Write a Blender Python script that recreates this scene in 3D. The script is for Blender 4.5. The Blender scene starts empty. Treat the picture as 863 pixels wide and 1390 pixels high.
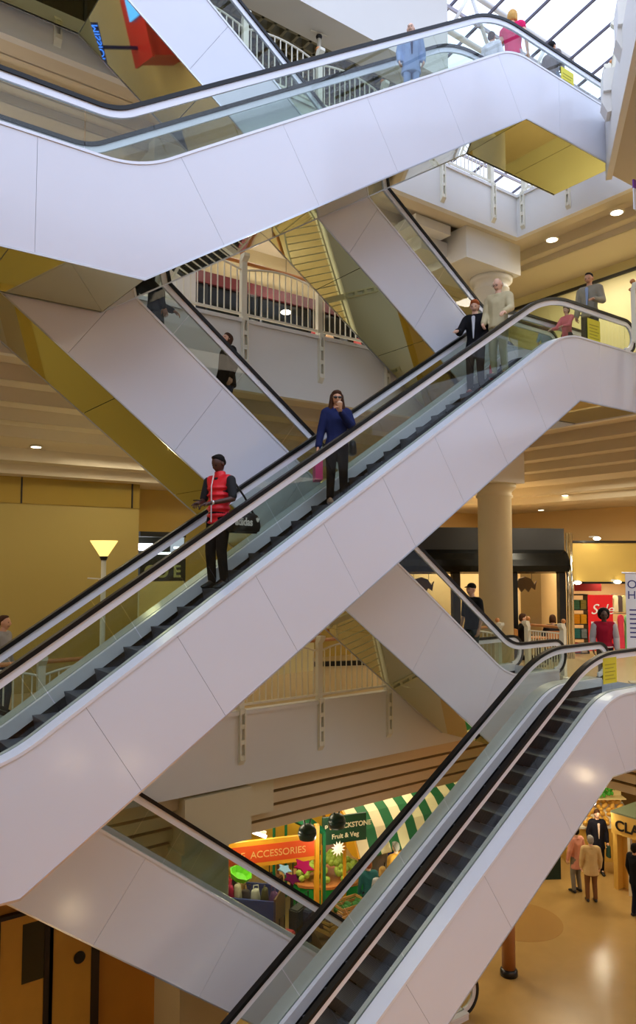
import bpy, bmesh, math, random
from mathutils import Vector, Matrix, Euler
random.seed(7)
S = bpy.context.scene
COL = S.collection
PI = math.pi

# ------------------------------------------------------------------ camera
# world axes: X along the escalators (away to the right), Y away across the void, Z up; the eye is the origin
HZ, VX, VY, CX, CY = 762.0, 1805.0, -310.0, 431.5, 695.0
_dy = HZ - CY
F = math.sqrt(-((VX - CX) * (VY - CX) + _dy * _dy))
_x = Vector((VX - CX, _dy, F)).normalized()
_y = Vector((VY - CX, _dy, F)).normalized()
_z = _x.cross(_y)
if _z.y > 0: _z = -_z
def cam_to_world(v): return Vector((_x.dot(v), _y.dot(v), _z.dot(v)))
def ray(u, v): return cam_to_world(Vector((u - CX, v - CY, F)))
def onY(u, v, y): r = ray(u, v); return r * (y / r.y)
def onX(u, v, x): r = ray(u, v); return r * (x / r.x)
def onZ(u, v, z): r = ray(u, v); return r * (z / r.z)
def at(u, v, d): return ray(u, v) * (d / F)

cam = bpy.data.cameras.new('camera')
cam.sensor_fit = 'HORIZONTAL'; cam.sensor_width = 36; cam.lens = F / 863 * 36
cam.clip_start = .1; cam.clip_end = 500
co = bpy.data.objects.new('camera', cam); COL.objects.link(co)
r_, u_, b_ = cam_to_world(Vector((1, 0, 0))), cam_to_world(Vector((0, -1, 0))), cam_to_world(Vector((0, 0, -1)))
co.matrix_world = Matrix(((r_.x, u_.x, b_.x, 0), (r_.y, u_.y, b_.y, 0), (r_.z, u_.z, b_.z, 0), (0, 0, 0, 1)))
S.camera = co

# ------------------------------------------------------------------ materials
def srgb(c):
    return tuple(((x / 255) / 12.92 if x / 255 <= .04045 else ((x / 255 + .055) / 1.055) ** 2.4) for x in c) + (1,)
MATS = {}
def mat(name, col, rough=.5, metal=0., noise=0., scale=8., emit=0., bump=0., spec=.5, coat=0.):
    if name in MATS: return MATS[name]
    m = bpy.data.materials.new(name); m.use_nodes = True
    nt = m.node_tree; b = nt.nodes['Principled BSDF']
    c = srgb(col)
    b.inputs['Base Color'].default_value = c
    b.inputs['Roughness'].default_value = rough
    b.inputs['Metallic'].default_value = metal
    b.inputs['Specular IOR Level'].default_value = spec
    if coat: b.inputs['Coat Weight'].default_value = coat; b.inputs['Coat Roughness'].default_value = .04
    if emit:
        b.inputs['Emission Color'].default_value = c; b.inputs['Emission Strength'].default_value = emit
    if noise or bump:
        tc = nt.nodes.new('ShaderNodeTexCoord'); n = nt.nodes.new('ShaderNodeTexNoise')
        n.inputs['Scale'].default_value = scale; n.inputs['Detail'].default_value = 3
        nt.links.new(tc.outputs['Object'], n.inputs['Vector'])
        if noise:
            r = nt.nodes.new('ShaderNodeMix'); r.data_type = 'RGBA'
            r.inputs[6].default_value = tuple(x * (1 - noise) for x in c[:3]) + (1,)
            r.inputs[7].default_value = tuple(min(1, x * (1 + noise)) for x in c[:3]) + (1,)
            nt.links.new(n.outputs['Fac'], r.inputs[0]); nt.links.new(r.outputs[2], b.inputs['Base Color'])
        if bump:
            bp = nt.nodes.new('ShaderNodeBump'); bp.inputs['Strength'].default_value = bump; bp.inputs['Distance'].default_value = .02
            nt.links.new(n.outputs['Fac'], bp.inputs['Height']); nt.links.new(bp.outputs['Normal'], b.inputs['Normal'])
    MATS[name] = m
    return m

def glass(name, tint, refl=.06):
    m = bpy.data.materials.new(name); m.use_nodes = True; nt = m.node_tree; nt.nodes.clear()
    o = nt.nodes.new('ShaderNodeOutputMaterial'); t = nt.nodes.new('ShaderNodeBsdfTransparent')
    t.inputs[0].default_value = tint + (1,)
    g = nt.nodes.new('ShaderNodeBsdfGlossy'); g.inputs['Roughness'].default_value = .01
    f = nt.nodes.new('ShaderNodeFresnel'); f.inputs[0].default_value = 1.45
    mx = nt.nodes.new('ShaderNodeMixShader')
    ge = nt.nodes.new('ShaderNodeNewGeometry'); mu = nt.nodes.new('ShaderNodeMath'); mu.operation = 'SUBTRACT'; mu.use_clamp = True
    nt.links.new(f.outputs[0], mu.inputs[0]); nt.links.new(ge.outputs['Backfacing'], mu.inputs[1]); nt.links.new(mu.outputs[0], mx.inputs[0])
    nt.links.new(t.outputs[0], mx.inputs[1]); nt.links.new(g.outputs[0], mx.inputs[2])
    nt.links.new(mx.outputs[0], o.inputs[0]); MATS[name] = m
    return m

PANEL = mat('white_laminate', (222, 225, 236), .16, spec=.5, noise=.015, scale=2)
MIRROR = mat('tinted_mirror_cladding', (206, 207, 166), .03, 1.)
STEEL = mat('brushed_aluminium', (196, 200, 208), .28, .85)
DECK = mat('pale_anodised_decking', (226, 230, 240), .3, .08)
RUBBER = mat('black_rubber', (10, 10, 12), .42, spec=.3)
DARKM = mat('dark_metal', (38, 40, 44), .4, .5)
GLASS = glass('balustrade_glass', (.84, .88, .84))
SHOPGLASS = glass('shop_window_glass', (.93, .94, .9))
YSIGN = mat('yellow_notice', (212, 202, 30), .5)
WHITE = mat('white_painted_steel', (232, 228, 208), .35)
PLASTER = mat('white_plaster', (228, 226, 220), .6, noise=.02, scale=1.5)
CREAM = mat('cream_plaster', (222, 208, 172), .6, noise=.03, scale=1.5)
OCHRE = mat('ochre_wall', (172, 152, 82), .5, noise=.03, scale=1.2)
GOLD = mat('polished_ochre_panel', (178, 150, 70), .12, .3)
FLOOR = mat('honey_terrazzo', (174, 140, 82), .26, noise=.08, scale=3)
TILE = mat('beige_tile', (190, 165, 120), .3, noise=.05, scale=3)
WOOD = mat('orange_beech', (196, 128, 66), .35, noise=.12, scale=14)
BLACK = mat('satin_black', (16, 16, 18), .3)
LAMP = mat('lamp_diffuser', (255, 244, 214), .4, emit=9)
COOLT = mat('fluorescent_tube', (240, 245, 255), .4, emit=6)
GREEN = mat('market_green_paint', (22, 120, 74), .4)

def step_material():
    m = mat('ribbed_grey_step', (84, 88, 96), .38, .6)
    nt = m.node_tree; b = nt.nodes['Principled BSDF']
    tc = nt.nodes.new('ShaderNodeTexCoord'); w = nt.nodes.new('ShaderNodeTexWave'); w.bands_direction = 'Y'
    w.inputs['Scale'].default_value = 14; bp = nt.nodes.new('ShaderNodeBump'); bp.inputs['Strength'].default_value = .5; bp.inputs['Distance'].default_value = .01
    nt.links.new(tc.outputs['Object'], w.inputs['Vector']); nt.links.new(w.outputs['Fac'], bp.inputs['Height']); nt.links.new(bp.outputs['Normal'], b.inputs['Normal'])
    return m
STEP = step_material()

# ------------------------------------------------------------------ mesh helpers
def link(name, me, m, parent=None):
    o = bpy.data.objects.new(name, me); COL.objects.link(o)
    if m is not None:
        for x in (m if isinstance(m, (list, tuple)) else [m]): me.materials.append(x)
    if parent is not None: o.parent = parent
    return o
def obj(name, bm, m, parent=None, smooth=False, fix=True):
    if fix: bmesh.ops.recalc_face_normals(bm, faces=bm.faces[:])
    me = bpy.data.meshes.new(name); bm.to_mesh(me); bm.free()
    if smooth:
        for p in me.polygons: p.use_smooth = True
    return link(name, me, m, parent)
def tag(o, label=None, cat=None, group=None, kind=None):
    if label: o['label'] = label
    if cat: o['category'] = cat
    if group: o['group'] = group
    if kind: o['kind'] = kind
    return o
def empty(name, loc=(0, 0, 0), rz=0, parent=None):
    o = bpy.data.objects.new(name, None); COL.objects.link(o); o.location = loc; o.rotation_euler = (0, 0, rz)
    o.empty_display_size = .1
    if parent is not None: o.parent = parent
    return o
def copy_tree(o, parent=None):
    c = o.copy(); COL.objects.link(c)
    if parent is not None: c.parent = parent
    for ch in list(o.children): copy_tree(ch, c)
    return c
def N(): return bmesh.new()
def box(bm, a, b, mi=0):
    x0, y0, z0 = a; x1, y1, z1 = b
    v = [bm.verts.new(p) for p in ((x0, y0, z0), (x1, y0, z0), (x1, y1, z0), (x0, y1, z0), (x0, y0, z1), (x1, y0, z1), (x1, y1, z1), (x0, y1, z1))]
    for f in ((0, 3, 2, 1), (4, 5, 6, 7), (0, 1, 5, 4), (1, 2, 6, 5), (2, 3, 7, 6), (3, 0, 4, 7)):
        fc = bm.faces.new([v[i] for i in f]); fc.material_index = mi
    return v
def prism(bm, pts, axis, a, b, mi=0):
    """pts 2D polygon; axis 'y': (x,z) extruded a..b in y ; 'z': (x,y) extruded in z ; 'x': (y,z)"""
    def P(p, t): return {'y': (p[0], t, p[1]), 'z': (p[0], p[1], t), 'x': (t, p[0], p[1])}[axis]
    A = [bm.verts.new(P(p, a)) for p in pts]; B = [bm.verts.new(P(p, b)) for p in pts]
    n = len(pts)
    fs = [bm.faces.new(A), bm.faces.new(B[::-1])]
    for i in range(n): fs.append(bm.faces.new((A[i], A[(i + 1) % n], B[(i + 1) % n], B[i])))
    for f in fs: f.material_index = mi
def strip(bm, lo, hi, a, b, mi=0):
    """solid between two (x,z) polylines of equal length, y from a to b"""
    n = len(lo); R = []
    for t in (a, b):
        R.append([bm.verts.new((p[0], t, p[1])) for p in lo]); R.append([bm.verts.new((p[0], t, p[1])) for p in hi])
    L0, H0, L1, H1 = R
    fs = []
    for i in range(n - 1):
        fs += [bm.faces.new((L0[i], L0[i + 1], H0[i + 1], H0[i])), bm.faces.new((L1[i + 1], L1[i], H1[i], H1[i + 1])),
               bm.faces.new((H0[i], H0[i + 1], H1[i + 1], H1[i])), bm.faces.new((L0[i + 1], L0[i], L1[i], L1[i + 1]))]
    fs += [bm.faces.new((L0[0], H0[0], H1[0], L1[0])), bm.faces.new((L0[-1], L1[-1], H1[-1], H0[-1]))]
    for f in fs: f.material_index = mi
def tube(bm, pts, r, seg=8, mi=0, closed=False):
    pts = [Vector(p) for p in pts]; n = len(pts)
    rs = r if isinstance(r, (list, tuple)) else [r] * n
    rings = []; up = Vector((0, 0, 1)); prev = None
    for i, p in enumerate(pts):
        t = (pts[min(i + 1, n - 1)] - pts[max(i - 1, 0)]).normalized()
        if prev is None:
            a = t.cross(up)
            if a.length < .05: a = t.cross(Vector((0, 1, 0)))
        else: a = prev - t * prev.dot(t)
        a.normalize(); prev = a; b = t.cross(a)
        rings.append([bm.verts.new(p + (a * math.cos(2 * PI * k / seg) + b * math.sin(2 * PI * k / seg)) * rs[i]) for k in range(seg)])
    for i in range(n - 1):
        for k in range(seg):
            f = bm.faces.new((rings[i][k], rings[i][(k + 1) % seg], rings[i + 1][(k + 1) % seg], rings[i + 1][k])); f.material_index = mi
    f = bm.faces.new(rings[0][::-1]); f.material_index = mi
    f = bm.faces.new(rings[-1]); f.material_index = mi
def lathe(bm, prof, seg=24, c=(0, 0, 0), mi=0):
    rings = []
    for r, z in prof:
        rings.append([bm.verts.new((c[0] + r * math.cos(2 * PI * k / seg), c[1] + r * math.sin(2 * PI * k / seg), c[2] + z)) for k in range(seg)])
    for i in range(len(rings) - 1):
        for k in range(seg):
            f = bm.faces.new((rings[i][k], rings[i][(k + 1) % seg], rings[i + 1][(k + 1) % seg], rings[i + 1][k])); f.material_index = mi
    bm.faces.new(rings[0][::-1]).material_index = mi; bm.faces.new(rings[-1]).material_index = mi
def ell(bm, c, r, seg=14, rings=9, mi=0, rot=None):
    M = Matrix.Translation(c) @ (rot.to_matrix().to_4x4() if rot else Matrix()) @ Matrix.Diagonal((*r, 1))
    ret = bmesh.ops.create_uvsphere(bm, u_segments=seg, v_segments=rings, radius=1, matrix=M)
    for v in ret['verts']:
        for f in v.link_faces: f.material_index = mi
def text(body, size, m, parent, loc, rot, ext=.004, name='lettering', align='LEFT', shear=0, offset=0):
    cu = bpy.data.curves.new(name, 'FONT'); cu.body = body; cu.size = size; cu.extrude = ext; cu.align_x = align; cu.shear = shear; cu.offset = offset
    o = bpy.data.objects.new(name, cu); COL.objects.link(o); cu.materials.append(m)
    o.location = loc; o.rotation_euler = rot
    dg = bpy.context.evaluated_depsgraph_get(); me = bpy.data.meshes.new_from_object(o.evaluated_get(dg), depsgraph=dg)
    bpy.data.objects.remove(o); bpy.data.curves.remove(cu)
    o = link(name, me, None, parent); o.location = loc; o.rotation_euler = rot
    if not me.materials: me.materials.append(m)
    return o

# ------------------------------------------------------------------ escalators
def fillet(p, r, k=10):
    out = [Vector(p[0])]
    for i in range(1, len(p) - 1):
        A, B, C = Vector(p[i - 1]), Vector(p[i]), Vector(p[i + 1])
        u = (A - B).normalized(); v = (C - B).normalized()
        ang = math.acos(max(-1, min(1, u.dot(v)))); d = r / math.tan(ang / 2)
        cen = B + (u + v).normalized() * (r / math.sin(ang / 2))
        s = B + u * d - cen; e = B + v * d - cen
        a0 = math.atan2(s.y, s.x); a1 = math.atan2(e.y, e.x); da = (a1 - a0 + PI) % (2 * PI) - PI
        for j in range(k + 1): out.append(cen + Vector((math.cos(a0 + da * j / k), math.sin(a0 + da * j / k))) * r)
    out.append(Vector(p[-1]))
    return out
def normals(p):
    out = []
    for i in range(len(p)):
        t = (p[min(i + 1, len(p) - 1)] - p[max(i - 1, 0)]).normalized(); out.append(Vector((-t.y, t.x)))
    return out
def off(p, d):
    n = normals(p); return [p[i] + n[i] * d for i in range(len(p))]
def resample(p, s):
    L = [0]
    for i in range(1, len(p)): L.append(L[-1] + (p[i] - p[i - 1]).length)
    n = max(1, round(L[-1] / s)); out = []
    for j in range(n + 1):
        t = L[-1] * j / n; i = 0
        while i < len(L) - 2 and L[i + 1] < t: i += 1
        out.append((t, p[i].lerp(p[i + 1], (t - L[i]) / max(1e-9, L[i + 1] - L[i]))))
    return L, out
def cut(p, L, a, b):
    """sub-polyline of p (with its cumulative lengths L) from arc length a to b"""
    def pt(t):
        i = 0
        while i < len(L) - 2 and L[i + 1] < t: i += 1
        return p[i].lerp(p[i + 1], (t - L[i]) / max(1e-9, L[i + 1] - L[i]))
    return [pt(a)] + [p[i] for i in range(len(p)) if a + 1e-4 < L[i] < b - 1e-4] + [pt(b)]

class Esc: pass
def escalator(D, bot, top, zl, zr, dl, dr, xa, xb, label, W=1.5, fold_r=1.6, hand=.80, g=.25, sign=True, panel_l=1.9):
    """near face at Y=D. bot/top: pairs of points of the lower / upper edge of the sloping flank; zl, zr soffit heights left/right,
    dl, dr deck heights left/right; xa..xb the length"""
    b0, b1 = onY(*bot[0], D), onY(*bot[1], D); t0, t1 = onY(*top[0], D), onY(*top[1], D)
    m = ((b1.z - b0.z) / (b1.x - b0.x) + (t1.z - t0.z) / (t1.x - t0.x)) / 2
    bm_, tm_ = (b0 + b1) / 2, (t0 + t1) / 2
    kb = bm_.z - m * bm_.x; kt = tm_.z - m * tm_.x
    E = Esc(); E.m = m; E.D = D; E.W = W
    Q = [Vector((xa, zl)), Vector(((zl - kb) / m, zl)), Vector(((zr - kb) / m, zr)), Vector((xb, zr))]
    P = [Vector((xa, dl)), Vector(((dl - kt) / m, dl)), Vector(((dr - kt) / m, dr)), Vector((xb, dr))]
    P = fillet(P, fold_r); E.P = P; E.Q = Q
    root = empty('escalator', ((xa + xb) / 2, D + W / 2, min(zl, zr)))
    tag(root, label, 'escalator', None)
    rx = Vector(root.location); E.root = root
    def part(name, bm, mm, smooth=False, par=None):
        for v in bm.verts: v.co -= rx
        return obj(name, bm, mm, par or root, smooth)
    # flanks in sheets, with hairline joints square to the slope
    th = math.atan(m); dirn = Vector((math.cos(th), math.sin(th))); nrm = Vector((-dirn.y, dirn.x))
    L, _ = resample(P, 1)
    # stations: top arc length -> bottom point
    def bottom_at(p, n):
        best = None
        for i in range(3):
            a, c = Q[i], Q[i + 1]; d = c - a; den = n.x * d.y - n.y * d.x
            if abs(den) < 1e-9: continue
            w = a - p; s = (w.x * d.y - w.y * d.x) / den; t = (w.x * n.y - w.y * n.x) / den
            if -1e-6 <= t <= 1 + 1e-6 and s < 0 and (best is None or s > best[0]): best = (s, a + d * t, i + t)
        return best
    total = L[-1]; nseg = max(3, round(total / panel_l)); ts = [total * i / nseg for i in range(nseg + 1)]
    def flank(y0, y1):
        bm = N(); nn = normals(P)
        cuts = []
        for t in ts:
            i = 0
            while i < len(L) - 2 and L[i + 1] < t: i += 1
            f = (t - L[i]) / max(1e-9, L[i + 1] - L[i]); p = P[i].lerp(P[i + 1], f); n = nn[i].lerp(nn[i + 1], f)
            if t == ts[0]: cuts.append((p, Q[0], 0.)); continue
            if t == ts[-1]: cuts.append((p, Q[3], 3.)); continue
            bb = bottom_at(p, n.normalized())
            if bb is None: bb = (0, Q[0], 0)
            cuts.append((p, bb[1], bb[2]))
        for i in range(nseg):
            a, b2 = cuts[i], cuts[i + 1]
            if b2[2] < a[2] + .01: b2 = (b2[0], b2[1], a[2] + .01)
            upper = cut(P, L, ts[i] + .0022, ts[i + 1] - .0022)
            lower = [a[1]] + [Q[k] for k in (1, 2) if a[2] + 1e-4 < k < b2[2] - 1e-4] + [b2[1]]
            if (lower[-1] - lower[0]).length > .1:
                dd = (lower[1] - lower[0]).normalized() * .0022; lower[0] = lower[0] + dd
                dd = (lower[-1] - lower[-2]).normalized() * .0022; lower[-1] = lower[-1] - dd
            prism(bm, [tuple(q) for q in lower] + [tuple(q) for q in upper[::-1]], 'y', y0, y1)
        return bm
    part('side_panel', flank(D, D + .03), PANEL)
    part('side_panel', flank(D + W - .03, D + W), PANEL)
    core = N(); inn = [q for q in (Q[0] + Vector((0, .02)), Q[1] + Vector((0, .02)), Q[2] + Vector((0, .02)), Q[3] + Vector((0, .02)))]
    prism(core, [tuple(q) for q in inn] + [tuple(q) for q in off(P, -.62)[::-1]], 'y', D + .035, D + W - .035)
    part('truss', core, mat('grey_truss', (170, 170, 178), .7))
    # mirrored soffit in sheets
    bm = N()
    for i in range(3):
        a, c = Q[i], Q[i + 1]; l = (c - a).length; n = max(1, round(l / 1.9)); d = (c - a) / n; e = d.normalized() * .006
        for k in range(n):
            p, q = a + d * k + e, a + d * (k + 1) - e; u = Vector((0, .015))
            prism(bm, [tuple(p), tuple(q), tuple(q + u), tuple(p + u)], 'y', D + .005, D + W - .005)
    part('mirror_soffit', bm, MIRROR)
    bm = N(); e = .012
    for y0, y1 in ((D - .006, D + .012), (D + W - .012, D + W + .006)):
        strip(bm, [q + Vector((0, -e)) for q in Q], [q + Vector((0, e)) for q in Q], y0, y1)
    part('edge_trim', bm, STEEL)
    # decking, skirts
    bm = N(); strip(bm, off(P, -.005), off(P, .03), D - .012, D + g - .01); part('outer_decking', bm, DECK)
    bm = N(); strip(bm, off(P, -.005), off(P, .03), D + W - g + .01, D + W + .012); part('outer_decking', bm, DECK)
    for ya, yb in ((D + g + .015, D + g + .085), (D + W - g - .085, D + W - g - .015)):
        bm = N(); strip(bm, off(P, -.13), off(P, .03), ya, yb); part('inner_decking', bm, DECK)
        bm = N(); strip(bm, off(P, -.60), off(P, -.13), ya + .01, yb - .01); part('skirt_panel', bm, BLACK)
    # balustrades: glass panes, handrail with metal guide
    R = .36
    for yc in (D + g, D + W - g):
        Lp, _ = resample(P, 1); n = max(4, round(Lp[-1] / 1.25)); bm = N()
        up_ = off(P, hand - .10)
        for i in range(n):
            a, b2 = Lp[-1] * i / n + .006, Lp[-1] * (i + 1) / n - .006
            lo = cut(P, Lp, a, b2)
            hi = off(lo, hand - .10) if len(lo) > 2 else None
            nn = normals(P)
            def nat(t):
                j = 0
                while j < len(Lp) - 2 and Lp[j + 1] < t: j += 1
                f = (t - Lp[j]) / max(1e-9, Lp[j + 1] - Lp[j]); return nn[j].lerp(nn[j + 1], f).normalized()
            tt = [a] + [Lp[j] for j in range(len(P)) if a + 1e-4 < Lp[j] < b2 - 1e-4] + [b2]
            hi = [lo[j] + nat(tt[j]) * (hand - .10) for j in range(len(lo))]
            strip(bm, lo, hi, yc - .006, yc + .006)
        for x, s in ((P[0], -1), (P[-1], 1)):
            c = Vector((x.x, x.y + hand - R)); rr = R - .1
            pts = [(c.x, c.y - R + .0), (c.x, c.y + rr)] + [(c.x + s * rr * math.sin(t), c.y + rr * math.cos(t)) for t in [PI * k / 10 for k in range(1, 10)]] + [(c.x, c.y - rr)]
            prism(bm, pts, 'y', yc - .006, yc + .006)
        part('glass_balustrade', bm, GLASS)
        rail = off(P, hand)
        def newel(x, s):
            c = Vector((x.x, x.y + hand - R))
            return [c + Vector((s * R * math.sin(t), R * math.cos(t))) for t in [PI * k / 14 for k in range(1, 15)]]
        path = newel(P[0], -1)[::-1] + rail + newel(P[-1], 1)
        bm = N(); strip(bm, off(path, -.035), off(path, .018), yc - .045, yc + .045); hr = part('handrail', bm, RUBBER)
        bm = N(); strip(bm, off(path, -.125), off(path, -.036), yc - .022, yc + .022); part('handrail_guide', bm, DECK)
    # steps
    run = .38; xs, xe = P[1].x, P[-2].x
    lo_x = min(xs, xe)
    def deck(x):
        for i in range(len(P) - 1):
            if P[i].x <= x <= P[i + 1].x: return P[i].y + (P[i + 1].y - P[i].y) * (x - P[i].x) / max(1e-9, P[i + 1].x - P[i].x)
        return P[0].y if x < P[0].x else P[-1].y
    def tread(x):
        k = math.floor((x - lo_x) / run); xm = lo_x + (k + .5) * run
        return deck(xm) - (.19 if D > 8 else .25) / math.cos(th if P[1].x < xm < P[-2].x else 0)
    E.snap = lambda x: lo_x + (math.floor((x - lo_x) / run) + .5) * run; E.tread = tread; E.deck = deck; E.yc = D + W / 2
    n = int((max(xs, xe) - lo_x) / run)
    for k in range(n + 1):
        x0 = lo_x + k * run; z = tread(x0 + run / 2); bm = N()
        o = .03
        if m > 0: prism(bm, [(x0 - o, z), (x0 + run, z), (x0 + run, z - .22), (x0 + .03, z - .25)], 'y', D + g + .095, D + W - g - .095)
        else: prism(bm, [(x0, z), (x0 + run + o, z), (x0 + run - .03, z - .25), (x0, z - .22)], 'y', D + g + .095, D + W - g - .095)
        part('step', bm, STEP)
    for a, b2, z in ((xa - R, lo_x, dl), (lo_x + (n + 1) * run, xb + R, dr)):
        bm = N(); box(bm, (a, D + g + .095, z - .36), (b2, D + W - g - .095, z - .26)); part('landing_plate', bm, STEEL)
    bm = N(); box(bm, (xa - .004, D, zl), (xa, D + W, dl)); part('end_panel', bm, PANEL)
    bm = N(); box(bm, (xb, D, zr), (xb + .004, D + W, dr)); part('end_panel', bm, PANEL)
    if sign:
        bm = N(); box(bm, (sign[0], D + g - .025, sign[1]), (sign[0] + .42, D + g - .015, sign[1] + .46)); s = part('caution_notice', bm, YSIGN)
        s['label'] = 'yellow caution notice on the glass'
        bm = N()
        for k in range(5): box(bm, (sign[0] + .05, D + g - .029, sign[1] + .07 + k * .065), (sign[0] + .37 - .05 * (k % 2), D + g - .025, sign[1] + .085 + k * .065))
        part('notice_print', bm, mat('notice_ink', (160, 150, 20), .6), par=s)
    return E

ZB = [None]
B = escalator(8.3, ((60, 1197), (780, 547)), ((200, 893), (432, 715)), -3.53, 3.06, -2.2, 4.28, .4, 14.3,
              'white flanked escalator crossing the middle of the void, carrying the man in the red vest', panel_l=1.3, sign=(12.95, 4.4))
A = escalator(8.5, ((192, 378), (715, 163)), ((300, 197), (600, 97)), 3.48, 8.31, 4.86, 9.5, .4, 14.0,
              'topmost white escalator rising under the glass roof, carrying the man in the blue suit', sign=(12.55, 9.6))
Fr = escalator(7.6, ((670, 1298), (830, 1055)), ((575, 1300), (764, 1040)), -9.6, -3.74, -8.55, -2.38, -1.5, 13.6,
               'empty escalator at the lower right, climbing from the market hall beside the honey coloured floor', W=1.56, hand=.73, sign=(12.1, -2.2))
C1 = escalator(10.05, ((5, 408), (642, 982)), ((185, 400), (687, 920)), 3.5, -3.65, 4.75, -2.38, .2, 13.9,
               'escalator descending to the right behind the middle one, carrying the man in the black cap', W=1.4, g=.12, hand=.66, sign=None)
C2 = escalator(10.05, ((175, 0), (591, 480)), ((280, 0), (636, 435)), 8.45, 3.17, 9.75, 4.55, .2, 13.9,
               'empty upper escalator descending to the right behind the topmost one, beside the round capital', W=1.4, g=.12, hand=.66, sign=None)
E2 = escalator(10.05, ((20, 1235), (225, 1330)), ((145, 1130), (385, 1275)), -3.66, -9.6, -2.38, -8.5, -1.0, 10.9,
               'lower left escalator going down to the market stalls, over the orange lettered sign', W=1.4, g=.12, hand=.66, sign=None)

# ------------------------------------------------------------------ building shell
L0, L1, L2, L3 = -8.6, -2.7, 4.4, 9.1
YB, XR = 11.6, 14.7
def struct(name, bm, m): return tag(obj(name, bm, m), kind='structure')
bm = N(); box(bm, (-12, -14, L0 - .2), (45, 45, L0)); struct('floor', bm, FLOOR)
bm = N(); lathe(bm, [(1.0, 0), (1.0, .004)], 48, tuple(onZ(705, 1250, L0))); struct('floor_inlay', bm, mat('terracotta_inlay', (164, 126, 70), .26))
def slab(name, zf, ztop, xl=-6, floor_m=TILE):
    """L-shaped gallery: fascia along Y=YB and along X=XR"""
    bm = N()
    t = .12
    box(bm, (xl, YB, zf), (XR, YB + .15, ztop)); box(bm, (XR, -4 if False else 7.0, zf), (XR + .15, YB + .15, ztop))
    box(bm, (xl, YB - .04, ztop - .02), (XR - .04, YB + .15, ztop + .05)); box(bm, (XR - .04, 7.0, ztop - .02), (XR + .15, YB + .15, ztop + .05))
    struct('trim_' + name, bm, PLASTER)
    bm = N(); box(bm, (xl, YB + .15, ztop - .1), (XR + 20, YB + 14, ztop)); box(bm, (XR + .15, 3, ztop - .1), (XR + 20, YB + .15, ztop)); struct('floor_' + name, bm, floor_m)
def cove(name, zf, steps, m, xl=-6):
    """ceiling stepping down behind the fascia: steps = (distance from, to, height)"""
    bm = N()
    for d0, d1, z in steps:
        box(bm, (xl, YB + d0, z), (XR + d1, YB + d1, z + .06 + (zf - z) * .0))
        box(bm, (XR + d0, 3, z), (XR + d1, YB + d0, z + .06))
    # risers
    for i in range(1, len(steps)):
        d = steps[i][0]; z0, z1 = sorted((steps[i - 1][2], steps[i][2]))
        box(bm, (xl, YB + d - .02, z0), (XR + d + .02, YB + d + .02, z1 + .06)); box(bm, (XR + d - .02, 3, z0), (XR + d + .02, YB + d, z1 + .06))
    struct(name, bm, m)
slab('first', -3.95, L1); slab('second', 3.12, L2); slab('third', 8.08, L3); 
COVE = mat('cream_ceiling', (214, 202, 178), .7, noise=.02, scale=1)
MESH = mat('waffle_grid', (140, 132, 104), .6)
cove('ceiling_first', 3.12, [(.15, .6, 3.12), (.6, 1.1, 2.86), (1.1, 1.6, 2.62), (1.6, 2.1, 2.4), (2.1, 3.4, 2.2), (3.4, 3.9, 1.95), (3.9, 9, 1.75)], COVE)
cove('ceiling_second', 8.08, [(.15, .5, 8.08), (.5, 1.2, 8.3), (1.2, 1.5, 8.05), (1.5, 3.2, 7.9), (3.2, 9, 7.75)], COVE)
bm = N(); box(bm, (-6, YB, 11.2), (12.3, YB + .15, 13.6)); box(bm, (12.15, YB + .15, 11.2), (12.3, YB + 6, 13.6)); struct('trim_fourth', bm, PLASTER)
# louvred bands under the first gallery
bm = N()
for d, z0, z1 in ((.22, -4.22, -4.0), (.32, -4.50, -4.31), (.42, -4.78, -4.59), (.52, -5.04, -4.87)):
    box(bm, (-6, YB + d, z0), (XR + d, YB + d + .3, z1)); box(bm, (XR + d, 7, z0), (XR + d + .3, YB + d, z1))
box(bm, (-6, YB + .15, -3.95), (XR + 20, YB + 12, -3.9))
struct('ceiling_market', bm, mat('buff_louvre', (222, 200, 160), .6))
bm = N(); box(bm, (-6, YB + .66, -4.98), (XR + .6, YB + .9, -3.95)); box(bm, (XR + .66, 7, -4.98), (XR + .9, YB + .66, -3.95)); struct('trim_shade_gap', bm, mat('brown_gap_shade', (60, 40, 26), .7))  # dark brown stands in for the shade between the louvre bands
# waffle ceiling of the third gallery
bm = N(); box(bm, (-6, YB + .15, 11.2), (12.15, YB + .8, 11.3)); struct('ceiling_third', bm, PLASTER)
bm = N()
for i in range(54): box(bm, (-4 + i * .3, YB + .8, 11.2), (-3.94 + i * .3, YB + 7, 11.42))
for i in range(21): box(bm, (-4, YB + .8 + i * .3, 11.2), (12.1, YB + .86 + i * .3, 11.42))
struct('ceiling_grid', bm, MESH)
bm = N(); box(bm, (-4, YB + .8, 11.55), (12.1, YB + 7, 11.6)); struct('ceiling_void', bm, mat('dim_plenum', (96, 88, 62), .8))
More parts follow.
